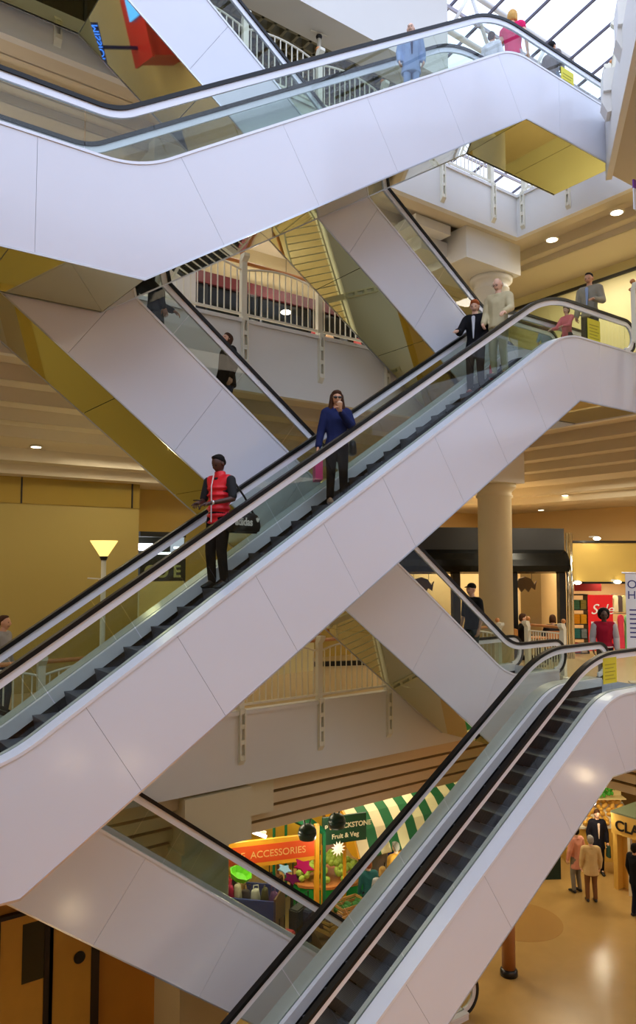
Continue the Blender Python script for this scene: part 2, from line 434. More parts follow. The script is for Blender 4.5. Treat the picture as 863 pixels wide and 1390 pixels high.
# the near side of the void, behind the viewer
for nm, z0, z1 in (('first', -3.95, L1), ('second', 3.12, L2), ('third', 8.08, L3)):
    bm = N(); box(bm, (-8, -2.7, z0), (24, -2.5, z1)); struct('trim_near_' + nm, bm, PLASTER)
    bm = N(); box(bm, (-8, -11, z1 - .1), (24, -2.7, z1)); struct('floor_near_' + nm, bm, TILE)
    bm = N(); box(bm, (-8, -11, z0), (24, -2.7, z0 + .06)); struct('ceiling_near_' + nm, bm, COVE)
bm = N(); box(bm, (-8, -11.2, L0), (24, -11, 11.2)); struct('wall_near', bm, mat('near_wall', (190, 168, 120), .6, noise=.05, scale=1))
bm = N(); box(bm, (-8.2, -11, L0), (-8, 16, 11.2)); struct('wall_end', bm, mat('end_wall', (190, 164, 116), .6, noise=.05, scale=1))
# walls
bm = N(); box(bm, (-6, 16, L1), (6.7, 16.2, 1.2)); struct('wall_left', bm, OCHRE)
bm = N(); box(bm, (-6, 15.97, 1.2), (6.7, 16.2, 1.78)); struct('trim_gold', bm, GOLD)
bm = N()
for x in (4.1, 6.5): box(bm, (x, 15.95, 1.2), (x + .03, 15.97, 1.78))
struct('trim_joint', bm, BLACK)
bm = N(); box(bm, (6.7, 16.2, L1), (6.74, 17, 1.8)); struct('wall_back', bm, mat('yellow_wall', (206, 178, 70), .5, noise=.03, scale=1))
bm = N(); box(bm, (-6, 16, L3), (12.1, 16.2, 11.5)); struct('wall_upper', bm, PLASTER)
bm = N(); box(bm, (17.8, 3, L2), (18, 16.5, 7.9)); box(bm, (14.2, 16.5, L2), (18, 16.7, 7.9)); struct('wall_right', bm, mat('pale_yellow_wall', (218, 206, 150), .45))
bm = N(); box(bm, (17.74, 3, 7.55), (17.8, 16.5, 7.63)); struct('trim_dark_line', bm, BLACK)  # thin black line across the top of the yellow wall
bm = N(); box(bm, (-6, 24, L0), (45, 24.2, -3.9)); struct('wall_market', bm, mat('dark_green_wall', (18, 40, 32), .7))
bm = N(); box(bm, (26, -10, L0), (26.2, 24, -3.9)); struct('wall_market_right', bm, mat('tan_wall', (168, 128, 70), .6))
bm = N(); box(bm, (14.2, 18.6, L1), (30, 18.8, 1.8)); box(bm, (22, 3, L1), (22.2, 18.6, 1.8)); struct('wall_shop', bm, mat('warm_shop_wall', (226, 196, 140), .6))

# round columns with box beams, square pier
def column(z0, z1, label, capz):
    root = empty('column', (14.75, 12.5, z0)); tag(root, label, 'column', None)
    bm = N(); lathe(bm, [(.42, 0), (.42, z1 - z0 - .35), (.46, z1 - z0 - .33), (.46, z1 - z0 - .29), (.43, z1 - z0 - .27), (.43, z1 - z0 - .2), (.5, z1 - z0 - .14), (.54, z1 - z0 - .1), (.54, z1 - z0)], 48)
    tag(obj('column_shaft', bm, PLASTER if z0 > 0 else CREAM, root, True), None); 
    bm = N(); H = z1 - z0
    box(bm, (-1.6, -.62, H), (.42, .95, H + capz)); obj('beam_box', bm, PLASTER, root)
    if z0 > 0:
        bm = N(); box(bm, (-3.0, -.35, H + .55), (-1.85, .9, H + capz)); box(bm, (-2.5, .0, H + .2), (-1.6, .9, H + .55)); obj('bracket_block', bm, PLASTER, root)
column(L2, 7.3, 'round white column on the second gallery, under the white box beam', .78)
column(L1, 1.95, 'round cream column on the first gallery, in front of the black shopfront', 1.17)
root = empty('pier', (6.4, YB, L0)); tag(root, 'square cream pier standing behind the lower left escalator', 'column')
bm = N(); box(bm, (-.66, -.03, 3.7), (.64, 1.2, 4.6)); obj('pier_head', bm, CREAM, root)
bm = N(); box(bm, (-.7, 0, 0), (.2, 1.0, 3.7)); obj('pier_shaft', bm, CREAM, root)
bm = N(); box(bm, (.64, .2, 4.0), (1.25, 1.2, 4.6)); obj('pier_corbel', bm, CREAM, root)
root = empty('pillar', (6.0, 13.2, L2)); tag(root, 'square white pillar behind the railing of the second gallery', 'column')
bm = N(); box(bm, (-.45, -.4, 0), (.45, .4, 3.7)); obj('pillar_shaft', bm, PLASTER, root)
bm = N(); box(bm, (-.5, -.45, 0), (.5, .45, .12)); obj('pillar_plinth', bm, PLASTER, root)
b = at(690, 1290, 15.5)
root = empty('timber_post', (b.x, b.y, L0)); tag(root, 'brown post on the market floor under the lower right escalator', 'post')
bm = N(); lathe(bm, [(.14, 0), (.14, 1.4)], 20); obj('post_shaft', bm, mat('brown_post', (150, 96, 44), .4), root, True)
bm = N(); lathe(bm, [(.18, 0), (.18, .1), (.15, .14)], 20); obj('post_foot', bm, BLACK, root, True)

# front right gallery corner seen from below, with its brackets
bm = N(); pts = [(13.85, 8.45), (11.2, 6.37), (9.2, 4.8), (12, 0), (24, 0), (24, 8.45)]
prism(bm, pts, 'z', 8.05, 8.12); struct('ceiling_corner', bm, mat('taupe_soffit', (196, 186, 170), .7))
bm = N()
dv = Vector((13.85 - 11.2, 8.45 - 6.37)).normalized()
for a in (0,):
    n2 = Vector((-dv.y, dv.x)) * .12
    q = [(13.9, 8.5), (9.2, 4.81), (9.2 + n2.x, 4.81 + n2.y), (13.9 + n2.x, 8.5 + n2.y)]
    prism(bm, q, 'z', 8.0, 9.2)
struct('trim_corner', bm, PLASTER)
def bracket(x, y, z, rz, label, s=1.0):
    root = empty('gallery_bracket', (x, y, z), rz); tag(root, label, 'bracket')
    bm = N(); box(bm, (-.34 * s, -.30 * s, 0), (.34 * s, .3 * s, .62 * s)); obj('bracket_block', bm, PLASTER, root)
    bm = N(); prism(bm, [(-.3 * s, 0), (.3 * s, 0), (.34 * s, -.25 * s), (.2 * s, -.55 * s), (-.02 * s, -.52 * s), (-.18 * s, -.3 * s)], 'x', -.24 * s, .24 * s); obj('bracket_foot', bm, PLASTER, root)
p = at(833, 131, 14.6); bracket(p.x, p.y, p.z, math.atan2(dv.y, dv.x), 'lower white gallery bracket at the right edge, beside the top landing', .72)
p = at(856, 44, 13.0); bracket(p.x, p.y, p.z, math.atan2(dv.y, dv.x), 'upper white gallery bracket cut by the right edge of the view', .8)
bm = N()
box(bm, (0, 0, 0), (0, 0, 0))
bm.free()

# ------------------------------------------------------------------ railings
def post_mesh():
    bm = N()
    box(bm, (-.055, -.05, -.0), (.055, .05, 1.08))
    prism(bm, [(-.05, 1.08), (.05, 1.08), (.0, 1.22), (-.13, 1.22), (-.13, 1.16)], 'x', -.06, .06)
    for s in (-1, 1): box(bm, (s * .045 - .014, -.11, -.85), (s * .045 + .014, -.03, .02))
    for k in range(4): box(bm, (-.05, -.1, -.85 + k * .27), (.05, -.04, -.77 + k * .27))
    prism(bm, [(-.11, -.85), (-.03, -.85), (-.03, -.95)], 'x', -.059, .059)
    return bm
def bay_mesh(w, arch=True, n=12):
    bm = N()
    box(bm, (.05, -.025, .08), (w - .05, .025, .12)); 
    def top(t): return .93 + (.13 * (1 - ((t - .5) / .5) ** 2) if arch else .06)
    pts = [(.05 + (w - .1) * k / 14, 0, top(k / 14)) for k in range(15)]
    tube(bm, pts, .02, 6)
    for k in range(n):
        t = (k + .6) / (n + .2); x = .05 + (w - .1) * t
        box(bm, (x - .009, -.009, .12), (x + .009, .009, top(t)))
    return bm
def railing(name, label, base, bays, rz=0, w=1.74, wood=True, arch=True):
    root = empty(name, base, rz); tag(root, label, 'railing')
    n = bays
    proto_post = proto_bay = None
    for k in range(n + 1):
        if proto_post is None: o = obj('post', post_mesh(), WHITE, root); proto_post = o
        else: o = proto_post.copy(); COL.objects.link(o)
        o.location = (k * w, 0, 0)
        bm = N(); ell(bm, (0, .03, 1.27), (.055, .055, .055)); bm.transform(Matrix.Translation((k * w, 0, 0)))
        obj('finial', bm, WOOD, o, True).location = (0, 0, 0) if False else (-k * w, 0, 0)
    for k in range(n):
        if proto_bay is None: o = obj('baluster_panel', bay_mesh(w, arch), WHITE, root); proto_bay = o
        else: o = proto_bay.copy(); COL.objects.link(o)
        o.location = (k * w, 0, 0)
    if wood:
        bm = N(); tube(bm, [(0, .09, 1.12), (n * w, .09, 1.12)], .035, 10); obj('timber_handrail', bm, WOOD, root, True)
    return root
X0 = 6.83 - 1.74 * 4
railing('railing', 'white arched railing with timber handrail along the first gallery, behind the lamp post', (X0, YB + .03, L1 + .05), 8)
railing('railing', 'white arched railing of the second gallery in front of the black shopfront', (X0, YB + .03, L2 + .05), 8)
railing('railing', 'white arched railing high on the third gallery under the waffle ceiling', (X0, YB + .03, L3 + .05), 8, wood=False)
railing('railing', 'short white railing on the first gallery beside the cafe tables', (XR + .05, YB - .05, L1 + .05), 1, -PI / 2, 1.0, arch=False)
railing('railing', 'white railing post and bars at the right edge on the second gallery', (13.98, 8.12, L2 + .05), 1, 0, 1.74, arch=False)
railing('railing', 'white railing at the right edge of the view above the corner soffit', (13.8, 8.4, 9.2), 3, math.atan2(dv.y, dv.x) + PI, 1.3, wood=False)
railing('railing', 'short white railing at the far corner of the third gallery', (XR + .05, YB - .2, L3 + .05), 1, -PI / 2, 1.3, wood=False, arch=False)

# ------------------------------------------------------------------ glass roof
root = empty('glass_roof', (0, 0, 14)); tag(root, 'pitched glass roof with dark rafters over the void', 'roof')
RZ0, RT = -.2, math.tan(math.radians(12))
def rz_(y): return RZ0 + (14 - y) * RT
bm = N(); prism(bm, [(27, rz_(27)), (-4, rz_(-4)), (-4, rz_(-4) + .02), (27, rz_(27) + .02)], 'x', 8, 40); obj('roof_glazing', bm, glass('roof_glass', (.96, .97, 1.)), root)
DR = mat('rafter_grey', (88, 84, 98), .5)
for k in range(28):
    bm = N(); x = 9.0 + k * 1.08; prism(bm, [(27, rz_(27) - .08), (-4, rz_(-4) - .08), (-4, rz_(-4)), (27, rz_(27))], 'x', x, x + .045); obj('rafter', bm, DR, root)
for y in (16, 12.4, 8.6, 5): 
    bm = N(); box(bm, (8, y, rz_(y) - .22), (40, y + .05, rz_(y) - .13)); obj('purlin', bm, mat('pale_purlin', (176, 172, 184), .5), root)
root = empty('roof_truss', (10.4, 12.4, 11.4)); tag(root, 'white tubular roof truss beyond the man in the blue suit', 'truss')
bm = N(); tube(bm, [(-.5, 0, 1.9), (8, 0, 1.9)], .07); tube(bm, [(-.5, 0, 3.3), (8, 0, 3.3)], .07); obj('chord', bm, PLASTER, root, True)
for k in range(5):
    bm = N(); tube(bm, [(k * 1.6 - .4, 0, 1.9), (k * 1.6 + .4, 0, 3.3)], .05); tube(bm, [(k * 1.6 + .4, 0, 3.3), (k * 1.6 + 1.2, 0, 1.9)], .05); obj('brace', bm, PLASTER, root, True)

#PART2
# ------------------------------------------------------------------ people
def hull(bm, parts, seg=10, mi=0):
    """convex hull over a list of ellipsoids (centre, radii)"""
    vs = []
    for c, r in parts:
        if not isinstance(r, (tuple, list)): r = (r, r, r)
        for i in range(7):
            ph = PI * i / 6
            for k in range(seg if 0 < i < 6 else 1):
                t = 2 * PI * k / seg
                vs.append(bm.verts.new((c[0] + r[0] * math.sin(ph) * math.cos(t), c[1] + r[1] * math.sin(ph) * math.sin(t), c[2] + r[2] * math.cos(ph))))
    g = bmesh.ops.convex_hull(bm, input=vs)
    dead = [v for v in g['geom_interior'] + g['geom_unused'] if isinstance(v, bmesh.types.BMVert)]
    bmesh.ops.delete(bm, geom=list(set(dead)), context='VERTS')
def melt(hulls, voxel, smooth=3):
    """one continuous skin over the hulls"""
    bm = N()
    for h in hulls: hull(bm, h)
    me = bpy.data.meshes.new('m'); bm.to_mesh(me); bm.free()
    o = bpy.data.objects.new('m', me); COL.objects.link(o)
    r = o.modifiers.new('r', 'REMESH'); r.mode = 'VOXEL'; r.voxel_size = voxel; r.use_smooth_shade = True
    s = o.modifiers.new('s', 'SMOOTH'); s.iterations = smooth; s.factor = .5
    dg = bpy.context.evaluated_depsgraph_get(); ev = o.evaluated_get(dg)
    out = bpy.data.meshes.new_from_object(ev, depsgraph=dg)
    bpy.data.objects.remove(o); bpy.data.meshes.remove(me)
    return out
V = lambda *a: Vector(a)
def head(bm, c, yaw, pitch, s=1.):
    """skull with brow, nose, lips, chin and ears; material 0 skin, 1 eye, 2 lip"""
    M = Matrix.Translation(c) @ Euler((pitch, 0, yaw)).to_matrix().to_4x4() @ Matrix.Scale(s, 4)
    ret = bmesh.ops.create_uvsphere(bm, u_segments=28, v_segments=22, radius=1)
    g = lambda x, z, cx, cz, w, h: math.exp(-((x - cx) / w) ** 2 - ((z - cz) / h) ** 2)
    for v in ret['verts']:
        x, y, z = v.co
        X, Y_, Z_ = x * .074, y * .094, z * .118
        if z < 0: X *= 1 + .26 * z; Y_ = Y_ * (1 + .10 * z) - (.012 * -z if y < 0 else 0)
        if y > 0 and z < 0: Y_ *= 1 + .25 * z
        if y < -.1:
            n = g(X, Z_, 0, -.018, .012, .03); Y_ -= .026 * n
            Y_ -= .006 * g(X, Z_, 0, .026, .05, .012)
            for sx in (-1, 1): Y_ += .012 * g(X, Z_, sx * .03, .004, .016, .013)
            Y_ -= .007 * g(X, Z_, 0, -.062, .025, .009)
            Y_ -= .010 * g(X, Z_, 0, -.102, .03, .016)
            if abs(X) < .024 and abs(Z_ + .062) < .011:
                for f in v.link_faces: f.material_index = 2
        v.co = M @ Vector((X, Y_, Z_))
    for sx in (-1, 1):
        for (cc, rr, mi) in ((( sx * .03, -.079, .004), (.012, .009, .007), 1), ((sx * .076, .006, -.006), (.012, .022, .032), 0), ((sx * .081, -.004, -.006), (.006, .012, .02), 0)):
            r2 = bmesh.ops.create_uvsphere(bm, u_segments=10, v_segments=8, radius=1, matrix=M @ Matrix.Translation(cc) @ Matrix.Diagonal((*rr, 1)))
            for v in r2['verts']:
                for f in v.link_faces: f.material_index = mi
def hand(bm, w, d, palm, side, s=1.):
    """wrist w, direction d, palm normal, side of the thumb: palm, four curled fingers and a thumb off the side"""
    d = d.normalized(); p = (palm - d * palm.dot(d)).normalized(); a = d.cross(p) * side
    def seg(pts, r):
        tube(bm, [tuple(q) for q in pts], r, 6)
    hull(bm, [(tuple(w), .026 * s), (tuple(w + d * .045 * s + a * .022 * s), .019 * s), (tuple(w + d * .045 * s - a * .022 * s), .019 * s), (tuple(w + d * .085 * s + a * .026 * s), .014 * s), (tuple(w + d * .085 * s - a * .026 * s), .013 * s)], 6)
    for k, (o, l) in enumerate(((.031, .072), (.011, .080), (-.010, .075), (-.030, .058))):
        b0 = w + d * .085 * s + a * o * s
        b1 = b0 + d * l * .45 * s + p * l * .12 * s; b2 = b1 + d * l * .28 * s + p * l * .3 * s; b3 = b2 + d * l * .08 * s + p * l * .3 * s
        seg((b0 - d * .02, b0, b1, b2, b3), [.009 * s, .0095 * s, .0085 * s, .0075 * s, .005 * s])
    t0 = w + d * .03 * s + a * .026 * s; t1 = t0 + d * .03 * s + a * .03 * s + p * .012 * s; t2 = t1 + d * .03 * s + a * .008 * s + p * .014 * s
    seg((t0 - a * .01, t0, t1, t2), [.012 * s, .013 * s, .010 * s, .006 * s])

SKINS = {'pale': (224, 178, 150), 'tan': (206, 152, 116), 'dark': (74, 44, 32)}
HAIRC = {'black': (18, 15, 14), 'brown': (70, 44, 28), 'grey': (150, 146, 140), 'white': (210, 205, 196), 'blond': (214, 168, 96), 'auburn': (170, 88, 44)}
def skinmat(k):
    return [mat('skin_' + k, SKINS[k], .5), mat('eye', (30, 24, 22), .15), mat('lip_' + k, tuple(int(c * .78) for c in SKINS[k]), .45)]
def person(label, foot, face, H=1.74, skin='pale', hair=('short', 'brown'), top=('jacket', (60, 60, 70)), legs=('trousers', (40, 40, 50)), shoes=(30, 26, 24),
           aL=None, aR=None, yaw=0, nod=0, stance=(0, 0), lean=0, sleeve=1., hem=.86, open_col=None, voxel=.017, seated=False, group=None, fat=1., female=False, cat='person'):
    """foot: point between the feet; face: compass heading of the body (radians about Z, 0 = towards -Y); arms: (elbow, wrist) in body space"""
    s = H / 1.75
    root = empty('person', tuple(foot), face); tag(root, label, cat, group)
    root.scale = (s, s, s)
    sh = .17 if female else .195
    hipz, kz = .93, .50
    if seated:
        hip = V(0, .0, .52); legsJ = [(V(q * .09, 0, .50), V(q * .11, -.43, .50), V(q * .11, -.40, .08)) for q in (-1, 1)]
        dz = -.43
    else:
        hip = V(0, 0, .95); dz = 0
        legsJ = [(V(q * .085, 0, .90), V(q * .095, -.02 + stance[i] * .5 - .03, .49), V(q * .105, stance[i], .085)) for i, q in enumerate((-1, 1))]
    L = lambda x, y, z: V(x, y - lean * max(0, z - .9) , z + dz)
    waist, chest, shz = L(0, .0, 1.08), L(0, 0, 1.30), 1.43
    neck, hc = L(0, .015, 1.50), L(0, -.015, 1.635)
    aL = aL or (V(-.25, .02, 1.14), V(-.25, -.06, .90)); aR = aR or (V(.25, .02, 1.14), V(.25, -.06, .90))
    arms = []
    for q, (e, w) in ((-1, aL), (1, aR)):
        arms.append((L(q * sh, .01, shz - .02), L(*e), L(*w)))
    # body
    hs = [[(hip, (.155 * fat, .11 * fat, .11)), (waist, (.125 * fat, .09 * fat, .08))], [(waist, (.125 * fat, .09 * fat, .08)), (chest, (.155, .105, .1))],
          [(chest, (.155, .105, .1)), (L(-sh + .04, .01, shz - .01), .055), (L(sh - .04, .01, shz - .01), .055)],
          [(L(0, .01, 1.44), (.07, .06, .05)), (neck, .052), (L(0, 0, 1.56), .05)]]
    for a, e, w in arms: hs += [[(a, .056), (e, .042)], [(e, .042), (w, .028)]]
    for h, k, f in legsJ:
        hs += [[(h, .088), (k, .057)], [(k, .057), (f, .038)], [(f, (.038, .045, .04)), (f + V(0, -.12, -.045), (.035, .05, .03))]]
    me = melt(hs, voxel + .004, 3)
    bm = N(); bm.from_mesh(me); bpy.data.meshes.remove(me)
    for f in bm.faces: f.material_index = 0
    head(bm, hc, yaw, nod, 1.0)
    for i, (a, e, w) in enumerate(arms):
        q = (-1, 1)[i]; d = (w - e)
        hand(bm, w, d, V(-q, -.25, -.1) if abs(d.normalized().z) > .6 else V(0, 0, -1), 1 if i else -1)
    obj('body', bm, skinmat(skin), root, True, fix=False)
    # clothing: inflated shells over the same bones
    kind, col = top; M1 = mat('cloth_%d_%d_%d' % col, col, .85, noise=.12, scale=9, bump=.3, spec=.15) if kind != 'puffer' else mat('puffer_%d_%d_%d' % col, col, .5)
    i_ = .022 if kind in ('jacket', 'coat', 'puffer') else .012
    hipc = V(hip.x, hip.y, hip.z)
    low = V(0, 0, hem) if not seated else V(0, 0, .50)
    hs = [[(low, (.165 * fat + i_, .12 * fat + i_, .03)), (L(0, 0, 1.05), (.132 * fat + i_, .098 * fat + i_, .06))], [(L(0, 0, 1.05), (.132 * fat + i_, .098 * fat + i_, .08)), (chest, (.16 + i_, .112 + i_, .1))],
          [(chest, (.16 + i_, .112 + i_, .1)), (L(-sh + .03, .01, shz), .055 + i_), (L(sh - .03, .01, shz), .055 + i_)], [(L(0, .01, 1.45), (.085 + i_, .075 + i_, .035)), (L(0, .012, 1.49), (.06, .06, .02))]]
    if kind == 'puffer':
        hs = [[(V(0, -.0, z), (.165 + .02, .125 + .02, .035)), (V(0, 0, z + .01), (.16, .12, .04))] for z in (.86, .95, 1.04, 1.13, 1.22, 1.31)] + \
             [[(V(0, 0, .88), (.155, .11, .03)), (V(0, 0, 1.33), (.15, .11, .05))], [(V(0, 0, 1.33), (.17, .12, .07)), (V(-sh + .05, .01, shz), .065), (V(sh - .05, .01, shz), .065)], [(V(0, .02, 1.46), (.085, .08, .04)), (V(0, .02, 1.53), (.075, .075, .02))]]
    else:
        for a, e, w in arms:
            hs.append([(a, .056 + i_), (a.lerp(e, min(1, sleeve * 2)), .046 + i_)])
            if sleeve > .5: hs.append([(e, .045 + i_), (e.lerp(w, (sleeve - .5) * 2 - .04), .032 + i_)])
    me = melt(hs, voxel, 2); t = link({'puffer': 'padded_vest', 'coat': 'coat', 'jacket': 'jacket'}.get(kind, 'top'), me, M1, root)
    for p in me.polygons: p.use_smooth = True
    if open_col:
        bm = N(); hull(bm, [(L(0, -.118 - i_, 1.40), (.035, .012, .03)), (L(0, -.13 - i_, 1.02), (.012, .012, .02))], 8); obj('shirt_front', bm, mat('cloth_%d_%d_%d' % open_col, open_col, .8), root, True)
    if kind == 'puffer':
        hs = [[(V(0, 0, .98), (.14, .1, .05)), (V(0, 0, 1.3), (.155, .108, .1))]] + [[(a, .068), (a.lerp(e, .85), .058)] for a, e, w in arms] + [[(V(0, .01, 1.40), (.13, .09, .05)), (V(0, .01, 1.48), (.058, .058, .02))]]
        me = melt(hs, voxel, 2); link('t_shirt', me, mat('cloth_20_20_24', (20, 20, 24), .8), root)
        bm = N(); tube(bm, [(0, -.148, z) for z in (.86, 1.0, 1.2, 1.33)] + [(0, -.10, 1.5)], .008, 6); obj('zip', bm, mat('zip_white', (225, 225, 225), .4), root)
    lk, lc = legs
    M2 = mat('cloth_%d_%d_%d' % lc, lc, .85, noise=.1, scale=9, bump=.3, spec=.15)
    hs = [[(hip, (.165 * fat, .122 * fat, .11)), (hip + V(0, 0, .08), (.14 * fat, .105 * fat, .04))]]
    for h, k, f in legsJ: hs += [[(hip, (.12, .11, .07)), (h, .1)], [(h, .1), (k, .072)], [(k, .072), (f + V(0, 0, .02), .058)]]
    if lk == 'skirt': hs = [[(hip, (.165, .125, .1)), (V(0, 0, .5), (.2, .16, .03))]]
    me = melt(hs, voxel, 2); link('trousers' if lk != 'skirt' else 'skirt', me, M2, root)
    for p in me.polygons: p.use_smooth = True
    for h, k, f in legsJ:
        bm = N(); hull(bm, [(f + V(0, .03, -.045), (.045, .05, .035)), (f + V(0, -.15, -.058), (.045, .06, .026)), (f + V(0, .0, .0), (.042, .05, .03))], 10)
        obj('shoe', bm, mat('shoe_%d_%d_%d' % shoes, shoes, .5), root, True)
    # hair
    hk, hcn = hair; R = Euler((nod, 0, yaw)).to_matrix()
    P = lambda x, y, z: hc + R @ V(x, y, z)
    HM = mat('hair_' + hcn, HAIRC.get(hcn, (40, 40, 40)), .7, noise=.25, scale=30, spec=.15)
    hs = []
    if hk in ('short', 'long', 'bob'): hs = [[(P(0, .024, .04), (.092, .094, .098)), (P(0, -.035, .088), (.07, .055, .04))], [(P(0, .05, .0), (.088, .07, .08)), (P(0, .05, -.06), (.065, .045, .035))]]
    if hk == 'long': hs += [[(P(q * .078, .01, .02), (.03, .055, .055)), (P(q * .12, -.03, -.36), (.045, .04, .04))] for q in (-1, 1)] + [[(P(0, .07, 0), (.08, .04, .06)), (P(0, .10, -.36), (.11, .035, .05))]]
    if hk == 'bob': hs += [[(P(q * .072, .02, .02), (.022, .05, .05)), (P(q * .072, .02, -.08), (.025, .045, .03))] for q in (-1, 1)]
    if hk == 'afro': hs = [[(P(0, .06, .06), (.135, .115, .12)), (P(0, .07, -.01), (.13, .1, .1))]]
    if hk == 'crop': hs = [[(P(0, .03, .045), (.083, .084, .082)), (P(0, -.012, .092), (.06, .06, .03))], [(P(0, .055, .0), (.08, .05, .06))] * 2]
    if hk == 'bald': hs = [[(P(q * .05, .04, .0), (.032, .05, .035)), (P(0, .075, .0), (.045, .03, .045))] for q in (-1, 1)]
    if hk == 'cap': hs = [[(P(0, .012, .05), (.084, .1, .075)), (P(0, .01, .03), (.084, .1, .02))], [(P(0, -.08, .045), (.06, .05, .008)), (P(0, -.13, .035), (.045, .04, .006))]]
    me = melt(hs, .012, 1); link('cap' if hk == 'cap' else 'hair', me, HM, root)
    for p in me.polygons: p.use_smooth = True
    return root, dict(P=P, L=L, arms=arms, hc=hc)
def part(name, bm, m, root, smooth=False, label=None):
    o = obj(name, bm, m, root, smooth)
    if label: o['label'] = label
    return o
def on(E, u, v=None, dy=0.):
    """standing point on an escalator's steps at photo column u (v: the feet row, roughly)"""
    y = E.yc + dy; x = onY(u, v, y).x; return V(x, y, E.tread(x) + .004)
def attach(name, bm, m, root, label, cat, smooth=False):
    """a carried thing: top-level, placed by the person's frame"""
    s = root.scale.x; M = Matrix.Translation(root.location) @ Matrix.Rotation(root.rotation_euler.z, 4, 'Z')
    for v in bm.verts: v.co = M @ (v.co * s)
    c = sum((v.co for v in bm.verts), V(0, 0, 0)) / len(bm.verts)
    for v in bm.verts: v.co -= c
    o = obj(name, bm, m, None, smooth); o.location = c; tag(o, label, cat); return o

# --- the middle escalator; they come down, so they face -X (heading -pi/2)
DOWN = -PI / 2
f = on(B, 296, 795)
r, k = person('man in a red padded vest looking at his phone on the middle escalator', f, DOWN + .35, 1.84, 'dark', ('crop', 'black'), ('puffer', (226, 26, 40)), ('trousers', (22, 22, 26)), (24, 22, 22),
              aL=(V(-.24, -.04, 1.15), V(-.09, -.30, 1.10)), aR=(V(.26, -.02, 1.16), V(.10, -.30, 1.09)), nod=.42, hem=.86, yaw=-.1, voxel=.014)
bm = N(); ell(bm, (.125, -.27, 1.10), (.035, .012, .035)); part('wristwatch', bm, mat('watch_steel', (220, 220, 222), .2, .8), r, True)
bm = N(); box(bm, (-.035, -.45, 1.12), (.04, -.375, 1.13)); bm.transform(Matrix.Identity(4)); attach('phone', bm, BLACK, r, 'black phone in the hand of the man in the red vest', 'phone')
bm = N(); prism(bm, [(-.27, 0), (.25, 0), (.29, .08), (.27, .2), (.2, .27), (-.2, .27), (-.28, .2), (-.3, .08)], 'x', .20, .36)
bmesh.ops.bevel(bm, geom=bm.edges[:], offset=.03, segments=3, affect='EDGES'); bm.transform(Matrix.Translation((.0, .17, .72)))
bag = attach('sports_bag', bm, mat('bag_black', (22, 24, 24), .45), r, 'black sports bag with white lettering slung behind the man in the red vest', 'bag', True)
bm = N(); pts = [(.30, .36, .97), (.24, .24, 1.2), (.14, .10, 1.44), (.05, -.06, 1.42)]; tube(bm, pts, .014, 6)
s_ = r.scale.x; M_ = Matrix.Translation(r.location) @ Matrix.Rotation(r.rotation_euler.z, 4, 'Z')
for v in bm.verts: v.co = M_ @ (v.co * s_) - bag.location
part('shoulder_strap', bm, BLACK, bag)
nrm = V(math.cos(r.rotation_euler.z), math.sin(r.rotation_euler.z), 0)
lp = M_ @ (V(.366, -.10, .82) * s_)
text('adidas', .15, mat('print_white', (240, 240, 240), .5), bag, tuple(lp - bag.location), (PI / 2, 0, r.rotation_euler.z + PI / 2), .002, offset=.004)
for a in (-.5, 0, .5):
    bm = N(); ell(bm, (0, 0, .035), (.014, .003, .035)); bm.transform(Matrix.Rotation(a, 4, 'Y')); o = part('printed_leaf', bm, MATS['print_white'], bag)
    o.location = (M_ @ (V(.368, .36, .87) * s_)) - bag.location; o.rotation_euler = (0, 0, r.rotation_euler.z + PI / 2)

f = on(B, 457, 672)
r, k = person('woman in dark blue jacket and sunglasses sipping an iced coffee', f, DOWN + 1.05, 1.78, 'tan', ('long', 'brown'), ('jacket', (34, 42, 84)), ('trousers', (20, 18, 24)), (150, 112, 78),
              aL=(V(-.24, .0, 1.13), V(-.29, -.07, .88)), aR=(V(.24, -.08, 1.16), V(.03, -.27, 1.37)), hem=.92, yaw=-.0, nod=.08, female=True, voxel=.014)
bm = N()
for q in (-1, 1): ell(bm, k['P'](q * .032, -.104, .006), (.03, .008, .02))
tube(bm, [k['P'](-.075, -.03, .012), k['P'](-.06, -.10, .014), k['P'](.06, -.10, .014), k['P'](.075, -.03, .012)], .005, 6); part('sunglasses', bm, BLACK, r, True)
bm = N(); lathe(bm, [(.03, 0), (.042, .12), (.044, .125)], 16, (.0, -.335, 1.37)); ell(bm, (0, -.335, 1.50), (.042, .042, .028)); tube(bm, [(0, -.335, 1.5), (0.01, -.27, 1.585)], .004, 6)
attach('iced_coffee_cup', bm, mat('iced_coffee', (206, 170, 140), .25), r, 'clear cup of iced coffee in the hand of the woman in sunglasses', 'cup', True)
bm = N(); box(bm, (-.35, -.22, .36), (-.24, .16, .72)); 
o = attach('shopping_bag', bm, mat('pink_bag', (206, 60, 120), .5), r, 'pink shopping bag held low by the woman in sunglasses', 'bag')
bm = N(); hull(bm, [((.26, .10, .93), (.06, .12, .09)), ((.26, .12, .82), (.07, .15, .05))]); attach('handbag', bm, BLACK, r, 'black handbag on the arm of the woman in sunglasses', 'bag', True)

